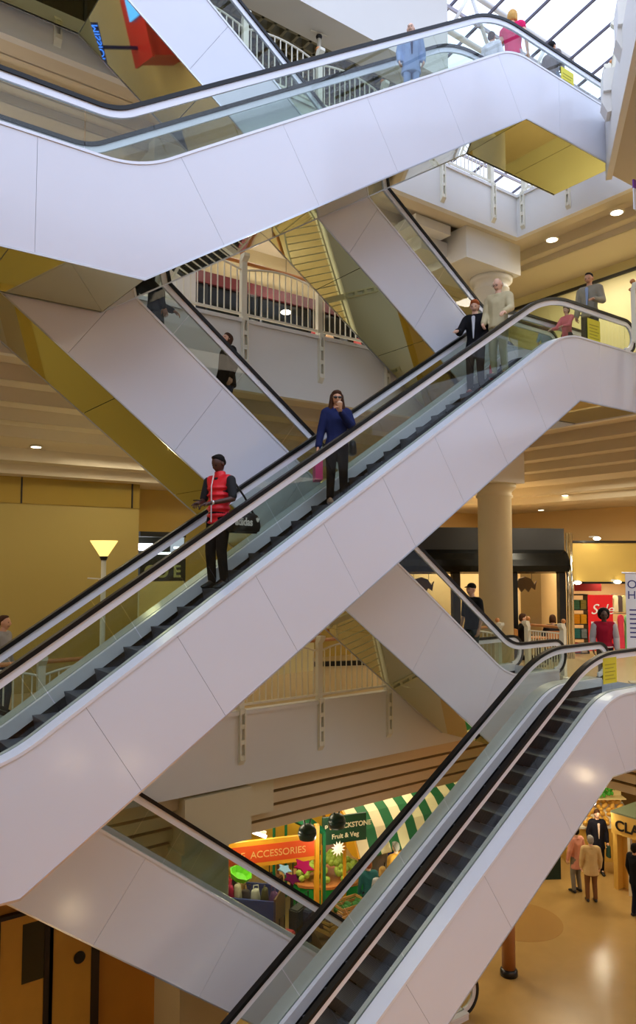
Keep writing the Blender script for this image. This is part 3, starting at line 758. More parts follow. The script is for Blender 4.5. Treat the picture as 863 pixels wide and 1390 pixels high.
f = on(B, 678, 505, -.2)
r, k = person('grey haired man in a beige jacket holding the near handrail', f, DOWN + .25, 1.86, 'pale', ('bald', 'grey'), ('jacket', (196, 184, 146)), ('trousers', (150, 150, 118)), (70, 60, 50),
              aL=(V(-.23, -.02, 1.14), V(-.2, -.18, .95)), aR=(V(.27, -.10, 1.15), V(.27, -.36, 1.02)), nod=.35, yaw=-.15, fat=1.1, hem=.88)
bm = N()
for q in (-1, 1): tube(bm, [k['P'](q * .03 + .02 * math.cos(t), -.104, .006 + .016 * math.sin(t)) for t in [2 * PI * j / 10 for j in range(11)]], .003, 5)
part('glasses', bm, DARKM, r)
f = on(B, 664, 508, .25); f.x -= .38; f.z = B.tread(f.x) + .004
r, k = person('auburn haired woman in a black cardigan leaning on the far handrail', f, DOWN + .5, 1.80, 'pale', ('short', 'auburn'), ('jacket', (22, 22, 26)), ('trousers', (44, 40, 42)), (120, 40, 40),
              aL=(V(-.24, -.22, 1.12), V(-.22, -.45, 1.08)), aR=(V(.22, -.0, 1.12), V(.16, -.18, .98)), nod=.3, open_col=(200, 206, 216), female=True, hem=.9)
bm = N(); hull(bm, [((.30, .02, .50), (.05, .14, .02)), ((.30, .02, .25), (.06, .16, .02))]); attach('carrier_bag', bm, mat('red_bag', (170, 34, 40), .5), r, 'red carrier bag between the couple on the escalator', 'bag')

# second gallery, at the head of the middle escalator
f = V(onY(800, 400, 9.05).x, 9.05, L2 - .12)
r, k = person('man in a grey jacket standing at the head of the middle escalator', f, DOWN + .2, 1.86, 'tan', ('crop', 'black'), ('jacket', (150, 146, 130)), ('trousers', (52, 50, 50)), aR=(V(.26, -.0, 1.14), V(.2, -.3, 1.1)), nod=.3, open_col=(150, 170, 205))
f = V(onY(768, 400, 9.3).x, 9.3, B.tread(onY(768, 400, 9.3).x))
person('person in a pink shirt stepping on behind the beige jacket couple', f, DOWN, 1.30, 'pale', ('short', 'brown'), ('shirt', (232, 120, 130)), ('trousers', (60, 60, 66)), aR=(V(.2, -.2, 1.12), V(.16, -.42, 1.06)), aL=(V(-.2, -.2, 1.12), V(-.2, -.42, 1.06)), female=True)
f = V(onY(733, 440, 10.9).x, 10.75, C2.tread(onY(733, 440, 10.9).x))
person('person in a light blue shirt at the foot of the upper rear escalator', f, DOWN + 1, 1.30, 'tan', ('short', 'grey'), ('shirt', (140, 176, 220)), ('trousers', (60, 60, 70)), sleeve=.5, female=True)

# --- top escalator
f = on(A, 558, 112); hd = onY(557, 33, A.yc)
r, k = person('bald man in a pale blue suit riding the topmost escalator', f, PI / 2 - 2.2, min(1.9, hd.z - f.z), 'pale', ('bald', 'white'), ('coat', (150, 172, 216)), ('trousers', (150, 172, 216)), nod=0, yaw=-.3, fat=1.15, hem=.66, open_col=(30, 34, 80))
bm = N()
for q in (-1, 1): tube(bm, [k['P'](q * .03 + .02 * math.cos(t), -.104, .006 + .016 * math.sin(t)) for t in [2 * PI * j / 10 for j in range(11)]], .003, 5)
part('glasses', bm, DARKM, r)
f = on(A, 697, 110, .1); hd = onY(692, 13, A.yc + .1)
person('fair haired person in a bright pink vest at the top of the topmost escalator', f, PI / 2 + .3, max(1.4, hd.z - f.z), 'pale', ('bob', 'blond'), ('jacket', (226, 40, 104)), ('trousers', (190, 180, 190)), nod=.1, female=True, sleeve=.1)
f = on(A, 668, 110, .35)
r, k = person('person in white at the crest of the topmost escalator, carrying a red tube', f, PI / 2 + .3, 1.5, 'tan', ('short', 'brown'), ('coat', (228, 228, 238)), ('trousers', (200, 200, 210)), female=True, hem=.7)
bm = N(); tube(bm, [(.30, -.1, .7), (.30, -.1, 1.0)], .03, 8); attach('red_tube', bm, mat('red_tube', (226, 60, 46), .4), r, 'small red tube held by the person in white', 'tube')
xh = onY(748, 45, 9.2); f = V(xh.x, 9.2, 9.38)
person('dark haired person in a grey checked jacket leaving the topmost escalator', f, PI / 2, 1.62, 'tan', ('short', 'black'), ('jacket', (120, 112, 108)), ('trousers', (110, 130, 160)), nod=.2, female=True)

# --- rear escalator
f = on(C1, 308, 560)
hd = onY(305, 452, C1.yc)
person('dark haired woman in a black coat looking up on the rear escalator', f, DOWN, hd.z - f.z, 'pale', ('bob', 'brown'), ('coat', (26, 22, 22)), ('trousers', (44, 52, 72)), nod=-.45, female=True, fat=1.15, hem=.78, yaw=.2)
f = on(C1, 212, 430)
person('person in a dark jacket standing high on the rear escalator under the mirrored soffit', f, PI / 2 - .2, 1.72, 'tan', ('short', 'black'), ('jacket', (34, 34, 38)), ('trousers', (70, 74, 74)), fat=1.2, aR=(V(.24, -.1, 1.1), V(.15, -.3, 1.0)))
f = on(C1, 641, 870); hd = onY(641, 777, C1.yc)
person('man in a black cap and black t-shirt near the foot of the rear escalator', f, -PI / 2 - .1, min(1.95, hd.z - f.z), 'pale', ('cap', 'black'), ('shirt', (26, 28, 30)), ('trousers', (72, 82, 84)), sleeve=.5, hem=.9, fat=1.1)

# --- first gallery
f = onZ(822, 936, L1); hd = onY(822, 828, f.y)
r, k = person('person in a maroon varsity jacket with grey sleeves walking past the sale sign', f, -.85, min(1.9, hd.z - f.z), 'dark', ('afro', 'black'), ('jacket', (150, 22, 44)), ('trousers', (24, 24, 30)), stance=(-.12, .12), hem=.93)
for a, e, w in k['arms']:
    bm = N(); hull(bm, [(a.lerp(e, .05), .086), (e, .074)]); hull(bm, [(e, .074), (e.lerp(w, .92), .06)]); part('sleeve', bm, mat('grey_sleeve', (176, 170, 168), .8), r, True, 'pale grey sleeve')
bm = N(); tube(bm, [(.178 * math.cos(t), .135 * math.sin(t), .945) for t in [2 * PI * j / 24 for j in range(25)]], .012, 6); part('striped_hem', bm, mat('hem_white', (225, 220, 214), .7), r, True)
f = onZ(5, 965, L1 + .02); f = at(5, 850, 12.6); 
person('man in a grey top walking on the first gallery at the left edge', V(f.x, f.y, L1), .9, (f.z + .12) - L1 if False else 1.78, 'tan', ('crop', 'brown'), ('shirt', (150, 146, 140)), ('trousers', (40, 44, 52)), aL=(V(-.25, .05, 1.14), V(-.25, .02, .90)))

# cafe tables by the railing: two seated people
def chair(p, rz, label):
    root = empty('cafe_chair', tuple(p), rz); tag(root, label, 'chair', 'cafe chairs on the first gallery')
    bm = N(); box(bm, (-.2, -.2, .43), (.2, .2, .46)); part('seat', bm, WOOD, root)
    for x in (-.18, .18):
        for y in (-.18, .18):
            bm = N(); tube(bm, [(x, y, 0), (x, y, .88 if y > 0 else .43)], .014, 6); part('leg', bm, DARKM, root)
    bm = N(); box(bm, (-.2, .17, .68), (.2, .19, .88)); part('backrest', bm, WOOD, root)
for u, d, fc, lab, kw in ((709, 20.0, .9, 'woman in black sitting at the cafe table beside the round column', dict(hair=('short', 'brown'), top=('shirt', (22, 20, 22)), female=True)),
                          (750, 19.6, 2.4, 'person in a dark top sitting with their back turned at the cafe table', dict(hair=('bob', 'brown'), top=('jacket', (34, 32, 36)), female=True))):
    p = at(u, 850, d); p.z = L1
    person(lab, p, fc, 1.7, 'pale', legs=('trousers', (26, 26, 30)), seated=True, aL=(V(-.24, -.12, 1.16), V(-.12, -.34, 1.12)), aR=(V(.24, -.12, 1.16), V(.12, -.34, 1.12)), **kw)
    chair(p, fc, 'cafe chair under the seated person facing the void' if fc < 1 else 'cafe chair under the seated person with their back turned')
p = at(729, 860, 19.2); p.z = L1
root = empty('cafe_table', tuple(p)); tag(root, 'small round cafe table between the two seated people', 'table')
bm = N(); lathe(bm, [(.25, .72), (.25, .75)], 24); part('table_top', bm, WOOD, root); bm = N(); lathe(bm, [(.03, .02), (.03, .72)], 12); part('pedestal', bm, DARKM, root); bm = N(); lathe(bm, [(.2, 0), (.2, .02)], 20); part('base', bm, DARKM, root)

# --- market shoppers
def mk(u, v, d=None, z=L0):
    p = onZ(u, v, z) if d is None else at(u, v, d); p.z = z; return p
f = mk(740 + 63, 1224); person('elderly shopper in a cream coat with a bag strap, seen from behind', f, PI - .75, 1.62, 'pale', ('short', 'grey'), ('coat', (206, 178, 126)), ('trousers', (120, 82, 50)), hem=.74, fat=1.15, voxel=.018)
f = mk(783, 1211); person('shopper in a pink coat and dark hat beside the produce', f, PI - .2, 1.66, 'pale', ('short', 'black'), ('coat', (214, 150, 128)), ('trousers', (130, 124, 110)), hem=.66, female=True, voxel=.018)
f = mk(812, 1186); r, k = person('woman in a black coat and glasses facing the two shoppers', f, -.7, 1.72, 'pale', ('short', 'brown'), ('coat', (24, 24, 34)), ('trousers', (22, 22, 28)), hem=.7, female=True, open_col=(214, 190, 170), fat=1.15, voxel=.018)
bm = N(); hull(bm, [((.26, -.1, .80), (.05, .12, .02)), ((.26, -.1, .52), (.06, .14, .02))]); attach('green_bag', bm, mat('bag_green', (30, 60, 44), .6), r, 'dark green bag hanging from the woman in the black coat', 'bag')
f = mk(864, 1246); person('person in black cut by the right edge of the market floor', f, 1.2, 1.74, 'tan', ('short', 'black'), ('coat', (20, 20, 26)), ('trousers', (24, 28, 44)), (24, 22, 22), hem=.8, voxel=.018)
for (u, v, d, H, lab, hr, tp, fc) in (
    (537, 1137, 18.2, 1.72, 'shopper in a yellow ochre jacket below the striped awning', ('short', 'grey'), ('jacket', (216, 160, 66)), PI),
    (513, 1155, 18.6, 1.62, 'shopper in a striped grey top bending at the stall', ('short', 'brown'), ('shirt', (170, 160, 160)), 2.6),
    (519, 1180, 17.0, 1.60, 'blond shopper in a pale top by the wooden crates', ('bob', 'blond'), ('shirt', (190, 186, 190)), 2.2),
    (500, 1180, 17.5, 1.56, 'dark haired shopper in a teal top by the wooden crates', ('short', 'auburn'), ('shirt', (60, 120, 120)), 2.8),
    (522, 1130, 19.8, 1.7, 'shopper in a blue jacket behind the ochre one', ('short', 'black'), ('jacket', (30, 50, 150)), 2.0),
    (566, 1112, 20.3, 1.66, 'person in dark clothes deep under the striped awning', ('short', 'black'), ('jacket', (30, 30, 34)), 1.0),
    (494, 1146, 19.4, 1.66, 'stallholder in black behind the piled greens', ('short', 'brown'), ('jacket', (24, 24, 28)), .3)):
    p = at(u, v, d); p.z = L0
    person(lab, p, fc, H, 'pale', hr, tp, ('trousers', (50, 48, 56)), voxel=.022, fat=1.1)
# ------------------------------------------------------------------ first gallery: black shopfront and sale shop on the right
def frame_on(name, a, b, z, label=None, cat=None, kind=None):
    """an Empty at a with its x axis towards b (plan), at height z"""
    o = empty(name, (a.x, a.y, z), math.atan2(b.y - a.y, b.x - a.x))
    return tag(o, label, cat, None, kind)
a_, b_ = at(575, 760, 19.9), at(766, 760, 20.8)
LEN = math.hypot(b_.x - a_.x, b_.y - a_.y)
sf = frame_on('shopfront', a_, b_, L1, 'glossy black curved shopfront with two lit display windows, behind the round column', 'shopfront')
fx = lambda u: LEN * (u - 575) / (766 - 575)
bm = N(); box(bm, (-3.5, 0, 3.0), (LEN, .3, 3.62)); part('fascia', bm, mat('matt_black', (30, 30, 32), .5), sf)
bm = N(); prof = [(.0, 3.02), (-.16, 2.92), (-.26, 2.75), (-.3, 2.58), (-.26, 2.42), (0, 2.36), (.3, 2.36), (.3, 3.02)]; prism(bm, prof, 'x', -3.5, LEN); part('curved_canopy', bm, mat('gloss_black', (20, 21, 20), .22, .6), sf, False)
for u0, u1 in ((612, 622), (690, 699), (757, 766)):
    bm = N(); box(bm, (fx(u0), -.04, 0), (fx(u1), .12, 2.4)); part('mullion', bm, BLACK, sf)
bm = N(); box(bm, (-3.5, -.02, 0), (LEN, .1, .12)); part('sill', bm, BLACK, sf)
for u0, u1 in ((430, 612), (622, 690), (699, 757)):
    bm = N(); box(bm, (fx(u0) if u0 > 500 else -3.5, .03, .12), (fx(u1), .04, 2.36)); part('window_pane', bm, SHOPGLASS, sf)
bm = N(); box(bm, (-3.5, 2.6, 0), (LEN, 2.7, 3)); box(bm, (-3.5, .3, 2.9), (LEN, 2.7, 2.95)); part('interior_wall', bm, mat('shop_cream', (236, 206, 156), .7), sf)
bm = N(); box(bm, (fx(727), 1.9, 0), (fx(730), 2.0, 1.75)); box(bm, (fx(743), 1.9, 0), (fx(746), 2.0, 1.75)); box(bm, (fx(727), 1.9, 1.72), (fx(746), 2.0, 1.78)); part('mirror_frame', bm, WHITE, sf)
bm = N(); box(bm, (fx(730), 1.95, 0), (fx(743), 1.98, 1.72)); part('display_rack', bm, mat('rack_brown', (92, 66, 48), .6, noise=.5, scale=9), sf)
def plaque(u0, u1, label):
    c = (fx(u0) + fx(u1)) / 2; w = (fx(u1) - fx(u0)) / 2
    M = Matrix.Translation(sf.location) @ Matrix.Rotation(sf.rotation_euler.z, 4, 'Z')
    bm = N(); pts = [(-w, .16), (-w * .8, .05), (-w * .5, .22), (0, .28), (w * .5, .22), (w * .8, .05), (w, .16), (w * .85, -.1), (w * .55, -.02), (w * .3, -.16), (0, -.05), (-w * .3, -.16), (-w * .55, -.02), (-w * .85, -.1)]
    prism(bm, pts, 'y', -.03, .03)
    o = obj('hanging_plaque', bm, mat('plaque_brown', (104, 74, 44), .5, noise=.2), None)
    o.location = M @ V(c, .8, 1.98); o.rotation_euler = (0, 0, sf.rotation_euler.z); tag(o, label, 'sign', 'winged plaques in the shop windows')
    bm = N()
    for q in (-1, 1): tube(bm, [(q * w * .6, 0, .2), (q * w * .6, 0, .9)], .008, 5)
    part('chain', bm, DARKM, o)
plaque(568, 602, 'winged brown plaque hanging in the shop window left of the round column')
plaque(712, 746, 'winged brown plaque hanging in the shop window right of the round column')
# pillars of chrome and glass, sale shop
c_, d_ = at(767, 760, 20.9), at(905, 760, 20.9)
LS = math.hypot(d_.x - c_.x, d_.y - c_.y); gx = lambda u: LS * (u - 767) / (905 - 767)
gd = lambda u, y: ((u - CX) * (20.9 + y) - (767 - CX) * 20.9) / F
ss = frame_on('shopfront', c_, d_, L1, 'open clothes shop front under a lit ochre bulkhead, right of the black shopfront', 'shopfront')
for u in (768.5, 773.5):
    bm = N(); lathe(bm, [(.045, 0), (.045, 3.5)], 16, (gx(u), -.1, 0)); part('chrome_post', bm, mat('chrome', (210, 206, 190), .12, 1), ss, True)
bm = N(); box(bm, (gx(777), 0, 2.12), (LS, .3, 3.25)); part('bulkhead', bm, mat('ochre_bulkhead', (200, 170, 88), .45), ss)
bm = N(); box(bm, (gx(776), -.03, 3.22), (LS, .32, 3.28)); box(bm, (gx(776), -.03, 2.07), (LS, .32, 2.13)); part('bulkhead_trim', bm, BLACK, ss)
bm = N(); box(bm, (gx(776), 2.8, 0), (LS, 2.9, 3)); box(bm, (gx(776), .3, 2.3), (LS, 2.8, 2.34)); box(bm, (gx(776) - .05, .3, 0), (gx(776), 2.8, 3)); part('interior_wall', bm, mat('shop_cream', (236, 206, 156), .7), ss)
bm = N(); box(bm, (gd(779, 1.2), 1.2, 1.82), (gd(815, 1.2), 1.25, 2.25)); part('red_frieze', bm, mat('frieze_red', (150, 24, 28), .5), ss)
MS = Matrix.Translation(ss.location) @ Matrix.Rotation(ss.rotation_euler.z, 4, 'Z')
def inshop(name, bm, m, loc, label, cat, group=None, smooth=False):
    o = obj(name, bm, m, None, smooth); o.location = MS @ V(*loc); o.rotation_euler = (0, 0, ss.rotation_euler.z); return tag(o, label, cat, group)
bm = N(); box(bm, (0, 0, 0), (gx(826) - gx(793), .03, 1.55)); o = inshop('sale_banner', bm, mat('sale_red', (226, 22, 34), .45), (gx(793), -.2, .22), 'red sale banner with white lettering behind the varsity jacket', 'banner')
text('Sale', .40, mat('print_white', (240, 240, 240), .5), o, (.06, -.01, 1.02), (PI / 2, 0, 0), .004, shear=.35)
text('50%', .44, MATS['print_white'], o, (.04, -.01, .5), (PI / 2, 0, 0), .004, offset=.012)
# shelving with folded clothes
bm = N()
for z in (0, .42, .84, 1.26, 1.7): box(bm, (0, 0, z), (.46, .4, z + .03))
for x in (0, .44): box(bm, (x, 0, 0), (x + .02, .4, 1.7))
inshop('shelf_unit', bm, DARKM, (gd(776, 1.0), 1.0, 0), 'dark shelf unit of folded clothes left of the red sale banner', 'shelf')
colsets = ((200, 40, 60), (232, 228, 214), (40, 130, 130), (120, 150, 160), (240, 176, 20), (240, 190, 40), (60, 120, 90), (150, 150, 70))
names = ('crimson', 'off-white', 'teal', 'blue-grey', 'orange-yellow', 'golden yellow', 'dark green', 'olive')
rows = ('bottom', 'second lowest', 'third', 'top')
for i in range(8):
    x, z = (.04, .24)[i % 2], (.03, .45, .87, 1.29)[i // 2]; bm = N()
    for k in range(5): box(bm, (.004 * (k % 2), .05, k * .055), (.17 - .004 * (k % 3), .36, k * .055 + .048))
    inshop('folded_clothes', bm, mat('fold_%d' % i, colsets[i], .8), (gd(776, 1.0) + x, .98, z), '%s folded clothes on the %s shelf of the shop' % (names[i], rows[i // 2]), 'clothes', 'folded clothes in the sale shop')
def garment(x, y, z, h, w, col, label):
    bm = N(); prism(bm, [(-w, 0), (w, 0), (w * .55, h * .7), (w * .9, h * .82), (w * .7, h * .95), (w * .2, h), (-w * .2, h), (-w * .7, h * .95), (-w * .9, h * .82), (-w * .55, h * .7)], 'y', -.05, .05)
    bmesh.ops.bevel(bm, geom=bm.edges[:], offset=.012, segments=2, affect='EDGES')
    inshop('hanging_garment', bm, mat('garment_%d_%d_%d' % col, col, .8, noise=.15), (x, y, z), label, 'clothes', 'garments hanging in the sale shop')
rackx = gd(829, 1.5)
for i, (c, nm) in enumerate((((206, 196, 160), 'cream'), ((70, 56, 54), 'dark brown'), ((168, 166, 120), 'khaki'), ((120, 40, 52), 'maroon'))):
    garment(rackx + .1 + i * .13, 1.5, 1.18, .5, .085, c, '%s top hanging on the upper rail of the shop' % nm)
for i, (c, nm) in enumerate((((214, 60, 90), 'pink'), ((120, 190, 130), 'pale green'), ((244, 180, 20), 'golden yellow'))):
    garment(rackx + .16 + i * .2, 1.3, .12, 1.0, .1, c, '%s dress hanging low beside the walking person' % nm)
bm = N(); tube(bm, [(0, 0, 0), (0, 0, 1.72), (.75, 0, 1.72), (.75, 0, 0)], .014, 6); tube(bm, [(0, 0, 1.14), (.75, 0, 1.14)], .014, 6)
inshop('clothes_rail', bm, STEEL, (rackx, 1.5, 0), 'steel clothes rail at the right of the sale shop', 'rail')
# white roll-up notice at the right edge
p = at(858, 830, 16.6)
root = empty('notice_board', (p.x, p.y, L1), -.85); tag(root, 'white hanging notice with blue lettering at the right edge of the first gallery', 'sign')
bm = N(); box(bm, (-.13, -.01, .72), (.6, .01, 2.42)); part('banner_sheet', bm, mat('banner_white', (226, 232, 246), .5), root)
bm = N(); tube(bm, [(-.2, 0, 2.44), (.65, 0, 2.44)], .018, 8); tube(bm, [(.24, .03, 0), (.24, .03, 2.44)], .018, 8); box(bm, (-.1, -.15, 0), (.55, .15, .03)); part('stand', bm, STEEL, root)
BL = mat('ink_blue', (44, 52, 130), .5)
text('Op', .26, BL, root, (-.1, -.012, 2.1), (PI / 2, 0, 0), .002); text('Ho', .26, BL, root, (-.1, -.012, 1.86), (PI / 2, 0, 0), .002)
bm = N()
for k in range(7): box(bm, (-.06, -.014, 1.6 - k * .1), (.35 + .08 * (k % 2), -.010, 1.63 - k * .1))
part('small_print', bm, BL, root)
p = at(862, 265, 13.5)
root = empty('hanging_banner', (p.x, p.y, p.z)); tag(root, 'purple topped hanging banner cut by the right edge, beside the bronze soffit', 'banner')
bm = N(); box(bm, (-.06, -.01, -.28), (.5, .01, .12)); part('banner_sheet', bm, MATS['banner_white'], root); bm = N(); box(bm, (-.06, -.015, .12), (.5, .015, .28)); part('banner_head', bm, mat('purple', (110, 40, 150), .5), root)
bm = N(); tube(bm, [(.2, 0, .28), (.2, 0, 8.05 - p.z)], .008, 6); part('hanger', bm, STEEL, root)

# ------------------------------------------------------------------ lamps
def downlight(u, v, z, label, r=.12, em=LAMP):
    p = onZ(u, v, z); root = empty('downlight', tuple(p)); tag(root, label, 'ceiling light', 'recessed downlights of the galleries')
    bm = N(); lathe(bm, [(r * 1.25, -.012), (r * 1.25, .0)], 24); part('trim_ring', bm, WHITE, root, True)
    bm = N(); lathe(bm, [(r, -.02), (r, -.0125)], 24); part('lens', bm, em, root)
for u, v, z, lab in ((749, 325, 7.88, 'large downlight in the second gallery ceiling near the far corner'), (837, 288, 7.88, 'large downlight in the second gallery ceiling nearest the right edge'),
                     (650, 399, 7.73, 'downlight beside the curving rail left of the white capital'),
                     (767, 672, 1.93, 'downlight in the first gallery ceiling right of the cream column'), (856, 666, 2.18, 'downlight in the first gallery ceiling at the right edge, upper one'),
                     (734, 692, 1.73, 'small downlight over the black shopfront, nearest the column'), (790, 699, 1.73, 'small downlight above the chrome posts'), (843, 706, 1.73, 'small downlight above the sale shop, to the right'),
                     (49, 606, 2.18, 'bright downlight in the first gallery ceiling at the left'), (853, 688, 1.93, 'downlight at the right edge above the sale shop, lower one')):
    downlight(u, v, z, lab, .13 if 'large' in lab else .09)
for u, v, lab in ((784, 791, 'left'), (838, 790, 'right'), (810, 731, 'upper')):
    p = at(u, v, 20.75); root = empty('shop_spotlight', tuple(p)); tag(root, '%s round spotlight on the ochre bulkhead of the sale shop' % lab, 'spotlight', 'spotlights of the sale shop')
    bm = N(); ell(bm, (0, 0, 0), (.1, .1, .05)); part('lamp_bowl', bm, LAMP, root, True)
    bm = N(); box(bm, (-.04, 0, .03), (.04, .22, .07)); part('bracket', bm, STEEL, root)
def lamp_post(u, y, zb, ztop, label, lit=True):
    p = onY(u, 800, y); root = empty('lamp_post', (p.x, y, zb)); tag(root, label, 'lamp post')
    h = ztop - zb
    bm = N(); lathe(bm, [(.09, 0), (.09, .06), (.045, .1), (.042, h)], 16); part('post_shaft', bm, WHITE, root, True)
    bm = N(); lathe(bm, [(.05, h), (.07, h + .05), (.06, h + .08)], 16); part('socket', bm, BLACK, root, True)
    if not lit: h += 0; bm = N(); tube(bm, [(-.22, 0, h + .1), (.22, 0, h + .16)], .014, 6); part('cross_arm', bm, WHITE, root); return
    bm = N(); lathe(bm, [(.06, h + .06), (.13, h + .17), (.22, h + .31), (.23, h + .33), (.215, h + .33), (.12, h + .18), (.05, h + .08)], 32); part('glass_shade', bm, mat('lit_shade', (255, 226, 130), .3, emit=1.7), root, True)
    bm = N(); ell(bm, (0, 0, h + .2), (.07, .07, .08)); part('bulb', bm, LAMP, root, True)
    bm = N(); tube(bm, [(-.27, 0, h - .30), (.27, 0, h - .34)], .014, 6); tube(bm, [(0, -.2, h - .3), (0, .2, h - .34)], .014, 6); part('cross_arm', bm, WHITE, root)
lamp_post(140, 12.3, L1, .02, 'white lamp post with a glowing glass bowl on the first gallery')
lamp_post(433, 12.1, L3, 11.05, 'white lamp post with crossed arms on the third gallery', False)

# ------------------------------------------------------------------ first gallery, left rear: small dark shop
x0, x1 = onY(190, 750, 17).x, onY(252, 750, 17).x
root = empty('shopfront', (x0, 17, L1)); tag(root, 'small dark shopfront with pale round letters and strip lights, seen behind the handrails at left', 'shopfront')
zt = onY(220, 722, 17).z - L1; zm = onY(220, 789, 17).z - L1
bm = N(); box(bm, (0, .9, zm), (x1 - x0, 1.0, zt)); box(bm, (0, 0, zt - .12), (x1 - x0, 1, zt)); box(bm, (0, 0, zm), (x1 - x0, .1, zm + .55)); part('dark_interior', bm, mat('dark_olive', (34, 36, 26), .5), root)
bm = N(); box(bm, (0, .0, 0), (x1 - x0 - .05, .1, zm)); part('cream_board', bm, mat('cream_board', (242, 226, 150), .5), root)
bm = N(); box(bm, (.3, .3, zt - .55), (1.0, .38, zt - .5)); box(bm, (.05, .5, zt - .45), (.55, .6, zt - .28)); box(bm, (1.1, .4, zt - .4), (1.6, .46, zt - .35)); part('strip_light', bm, COOLT, root)
text('CO E', .42, mat('pale_letter', (190, 196, 130), .5), root, (.1, -.02, zm + .1), (PI / 2, 0, 0), .01, offset=.01)
bm = N(); box(bm, (x1, 17, L1), (14.5, 17.1, 1.8)); box(bm, (6.74, 17, zt + L1), (x1, 17.1, 1.8)); struct('wall_rear', bm, mat('olive_ochre_wall', (190, 160, 72), .3, noise=.04, scale=1))
bm = N(); box(bm, (8.0, 15.0, L1), (10.9, 15.15, L1 + .75)); box(bm, (8.0, 14.9, L1 + .75), (10.9, 15.2, L1 + .8)); tag(obj('counter', bm, mat('cream_counter', (226, 214, 160), .5)), 'long low cream counter on the first gallery behind the lower railing', 'counter')

# ------------------------------------------------------------------ second gallery rear: black shop with maroon band
root = empty('shopfront', (6.4, 15.4, L2)); tag(root, 'black glazed shop with a maroon band behind the second gallery railing', 'shopfront')
bm = N(); box(bm, (-3, 0, 0), (8.0, .1, 2.15)); part('black_glazing', bm, mat('black_glass', (14, 16, 15), .08), root)
bm = N(); box(bm, (-3, -.08, 2.15), (8.0, .1, 2.42)); part('maroon_band', bm, mat('maroon', (84, 20, 26), .4), root)
for k in range(7):
    bm = N(); box(bm, (-2.9 + k * 1.5, -.04, 0), (-2.84 + k * 1.5, 0, 2.15)); part('mullion', bm, DARKM, root)
bm = N(); box(bm, (-6, 15.5, L2 + 2.42), (14.2, 15.7, 7.8)); struct('wall_bulkhead', bm, mat('beige_bulkhead', (206, 190, 150), .6))
for u, v, lab in ((388, 424, 'behind the arched railing'), (241, 424, 'left of the square pillar')):
    p = onY(u, v, 14.6); root = empty('pendant_lamp', tuple(p)); tag(root, 'round pendant lamp in front of the black shop, %s' % lab, 'pendant lamp', 'pendant lamps of the black shop')
    bm = N(); ell(bm, (0, 0, 0), (.13, .13, .045)); part('lamp_shade', bm, LAMP, root, True)
    bm = N(); tube(bm, [(0, 0, .03), (0, 0, 7.7 - p.z)], .006, 5); part('cord', bm, BLACK, root)
for i, (c, nm) in enumerate((((170, 40, 40), 'red'), ((206, 160, 110), 'tan'), ((60, 60, 60), 'dark grey'), ((190, 70, 60), 'brick red'))):
    bm = N(); lathe(bm, [(.1, 0), (.17, .2), (.14, .75), (.05, .95)], 14); o = obj('display_figure', bm, mat('goods_%d' % i, c, .6, noise=.3, scale=12), None, True)
    o.location = (9.9 + i * .42, 13.6, L2); tag(o, '%s display figure behind the right end of the second gallery railing' % nm, 'display', 'display figures on the second gallery')
# kiosk that the upper mirrored soffit reflects
root = empty('kiosk', (1.6, 14.4, L2), .2); tag(root, 'red kiosk with blue screens, seen mirrored in the top left soffit', 'kiosk')
bm = N(); box(bm, (-.4, -.35, 0), (.8, .35, .9)); part('counter', bm, mat('kiosk_red', (150, 20, 28), .35), root)
bm = N(); box(bm, (-.45, -.4, .9), (.85, .4, .96)); part('counter_top', bm, mat('kiosk_top', (150, 30, 30), .35), root)
bm = N(); box(bm, (-.45, -.3, .98), (.05, .1, 1.02)); part('screen', bm, mat('screen_blue', (70, 150, 255), .3, emit=1.6), root)
bm = N(); box(bm, (.5, .1, .96), (.56, .16, 1.8)); box(bm, (.1, .05, 1.8), (1.1, .1, 2.5)); part('sign_board', bm, mat('board_navy', (10, 14, 60), .4), root)
text('CENTRAL', .2, mat('neon_blue', (50, 110, 255), .4, emit=3), root, (.14, .04, 2.25), (PI / 2, 0, 0), .004); text('RESERVE', .2, MATS['neon_blue'], root, (.14, .04, 2.03), (PI / 2, 0, 0), .004); text('MISSION', .2, MATS['neon_blue'], root, (.14, .04, 1.83), (PI / 2, 0, 0), .004)

# ------------------------------------------------------------------ market hall
MK = []
def sgn(name, ua, va, ub, vb, da, db, h, m, label, cat='sign'):
    a, b = at(ua, va, da), at(ub, vb, db); root = empty(name, tuple(a), math.atan2(b.y - a.y, b.x - a.x)); tag(root, label, cat); return root, math.hypot(b.x - a.x, b.y - a.y), b.z - a.z
YEL = mat('stall_yellow', (232, 168, 32), .5)
root, ln, dz = sgn('stall_sign', 296, 1182, 432, 1147, 16.3, 17.0, .45, None, 'orange stall sign lettered for accessories, over the bags')
bm = N(); box(bm, (0, 0, -.02), (ln, .08, .55)); part('sign_board', bm, YEL, root)
bm = N(); box(bm, (0, -.01, .07), (ln - .1, 0, .45)); part('sign_face', bm, mat('sign_orange', (226, 84, 22), .5), root)
text('LUGGAGE  ACCESSORIES', .21, mat('sign_gold', (238, 190, 110), .5), root, (ln - .3, -.015, .18), (PI / 2, 0, 0), .003, align='RIGHT')
LX = root.copy
bm = N(); box(bm, (ln - .08, -.02, -2.2), (ln + .02, .1, .75)); part('sign_post', bm, YEL, root)
bm = N(); box(bm, (.1, .05, -2.2), (.2, .12, 0)); part('sign_post', bm, YEL, root)
SL, SR = root.location.copy(), root.rotation_euler.z
root, ln, dz = sgn('stall_sign', 195, 1190, 249, 1180, 14.9, 15.6, .45, None, 'orange stall sign seen through the glass, left of the square pier')
bm = N(); box(bm, (0, 0, 0), (ln, .08, .5)); part('sign_board', bm, YEL, root)
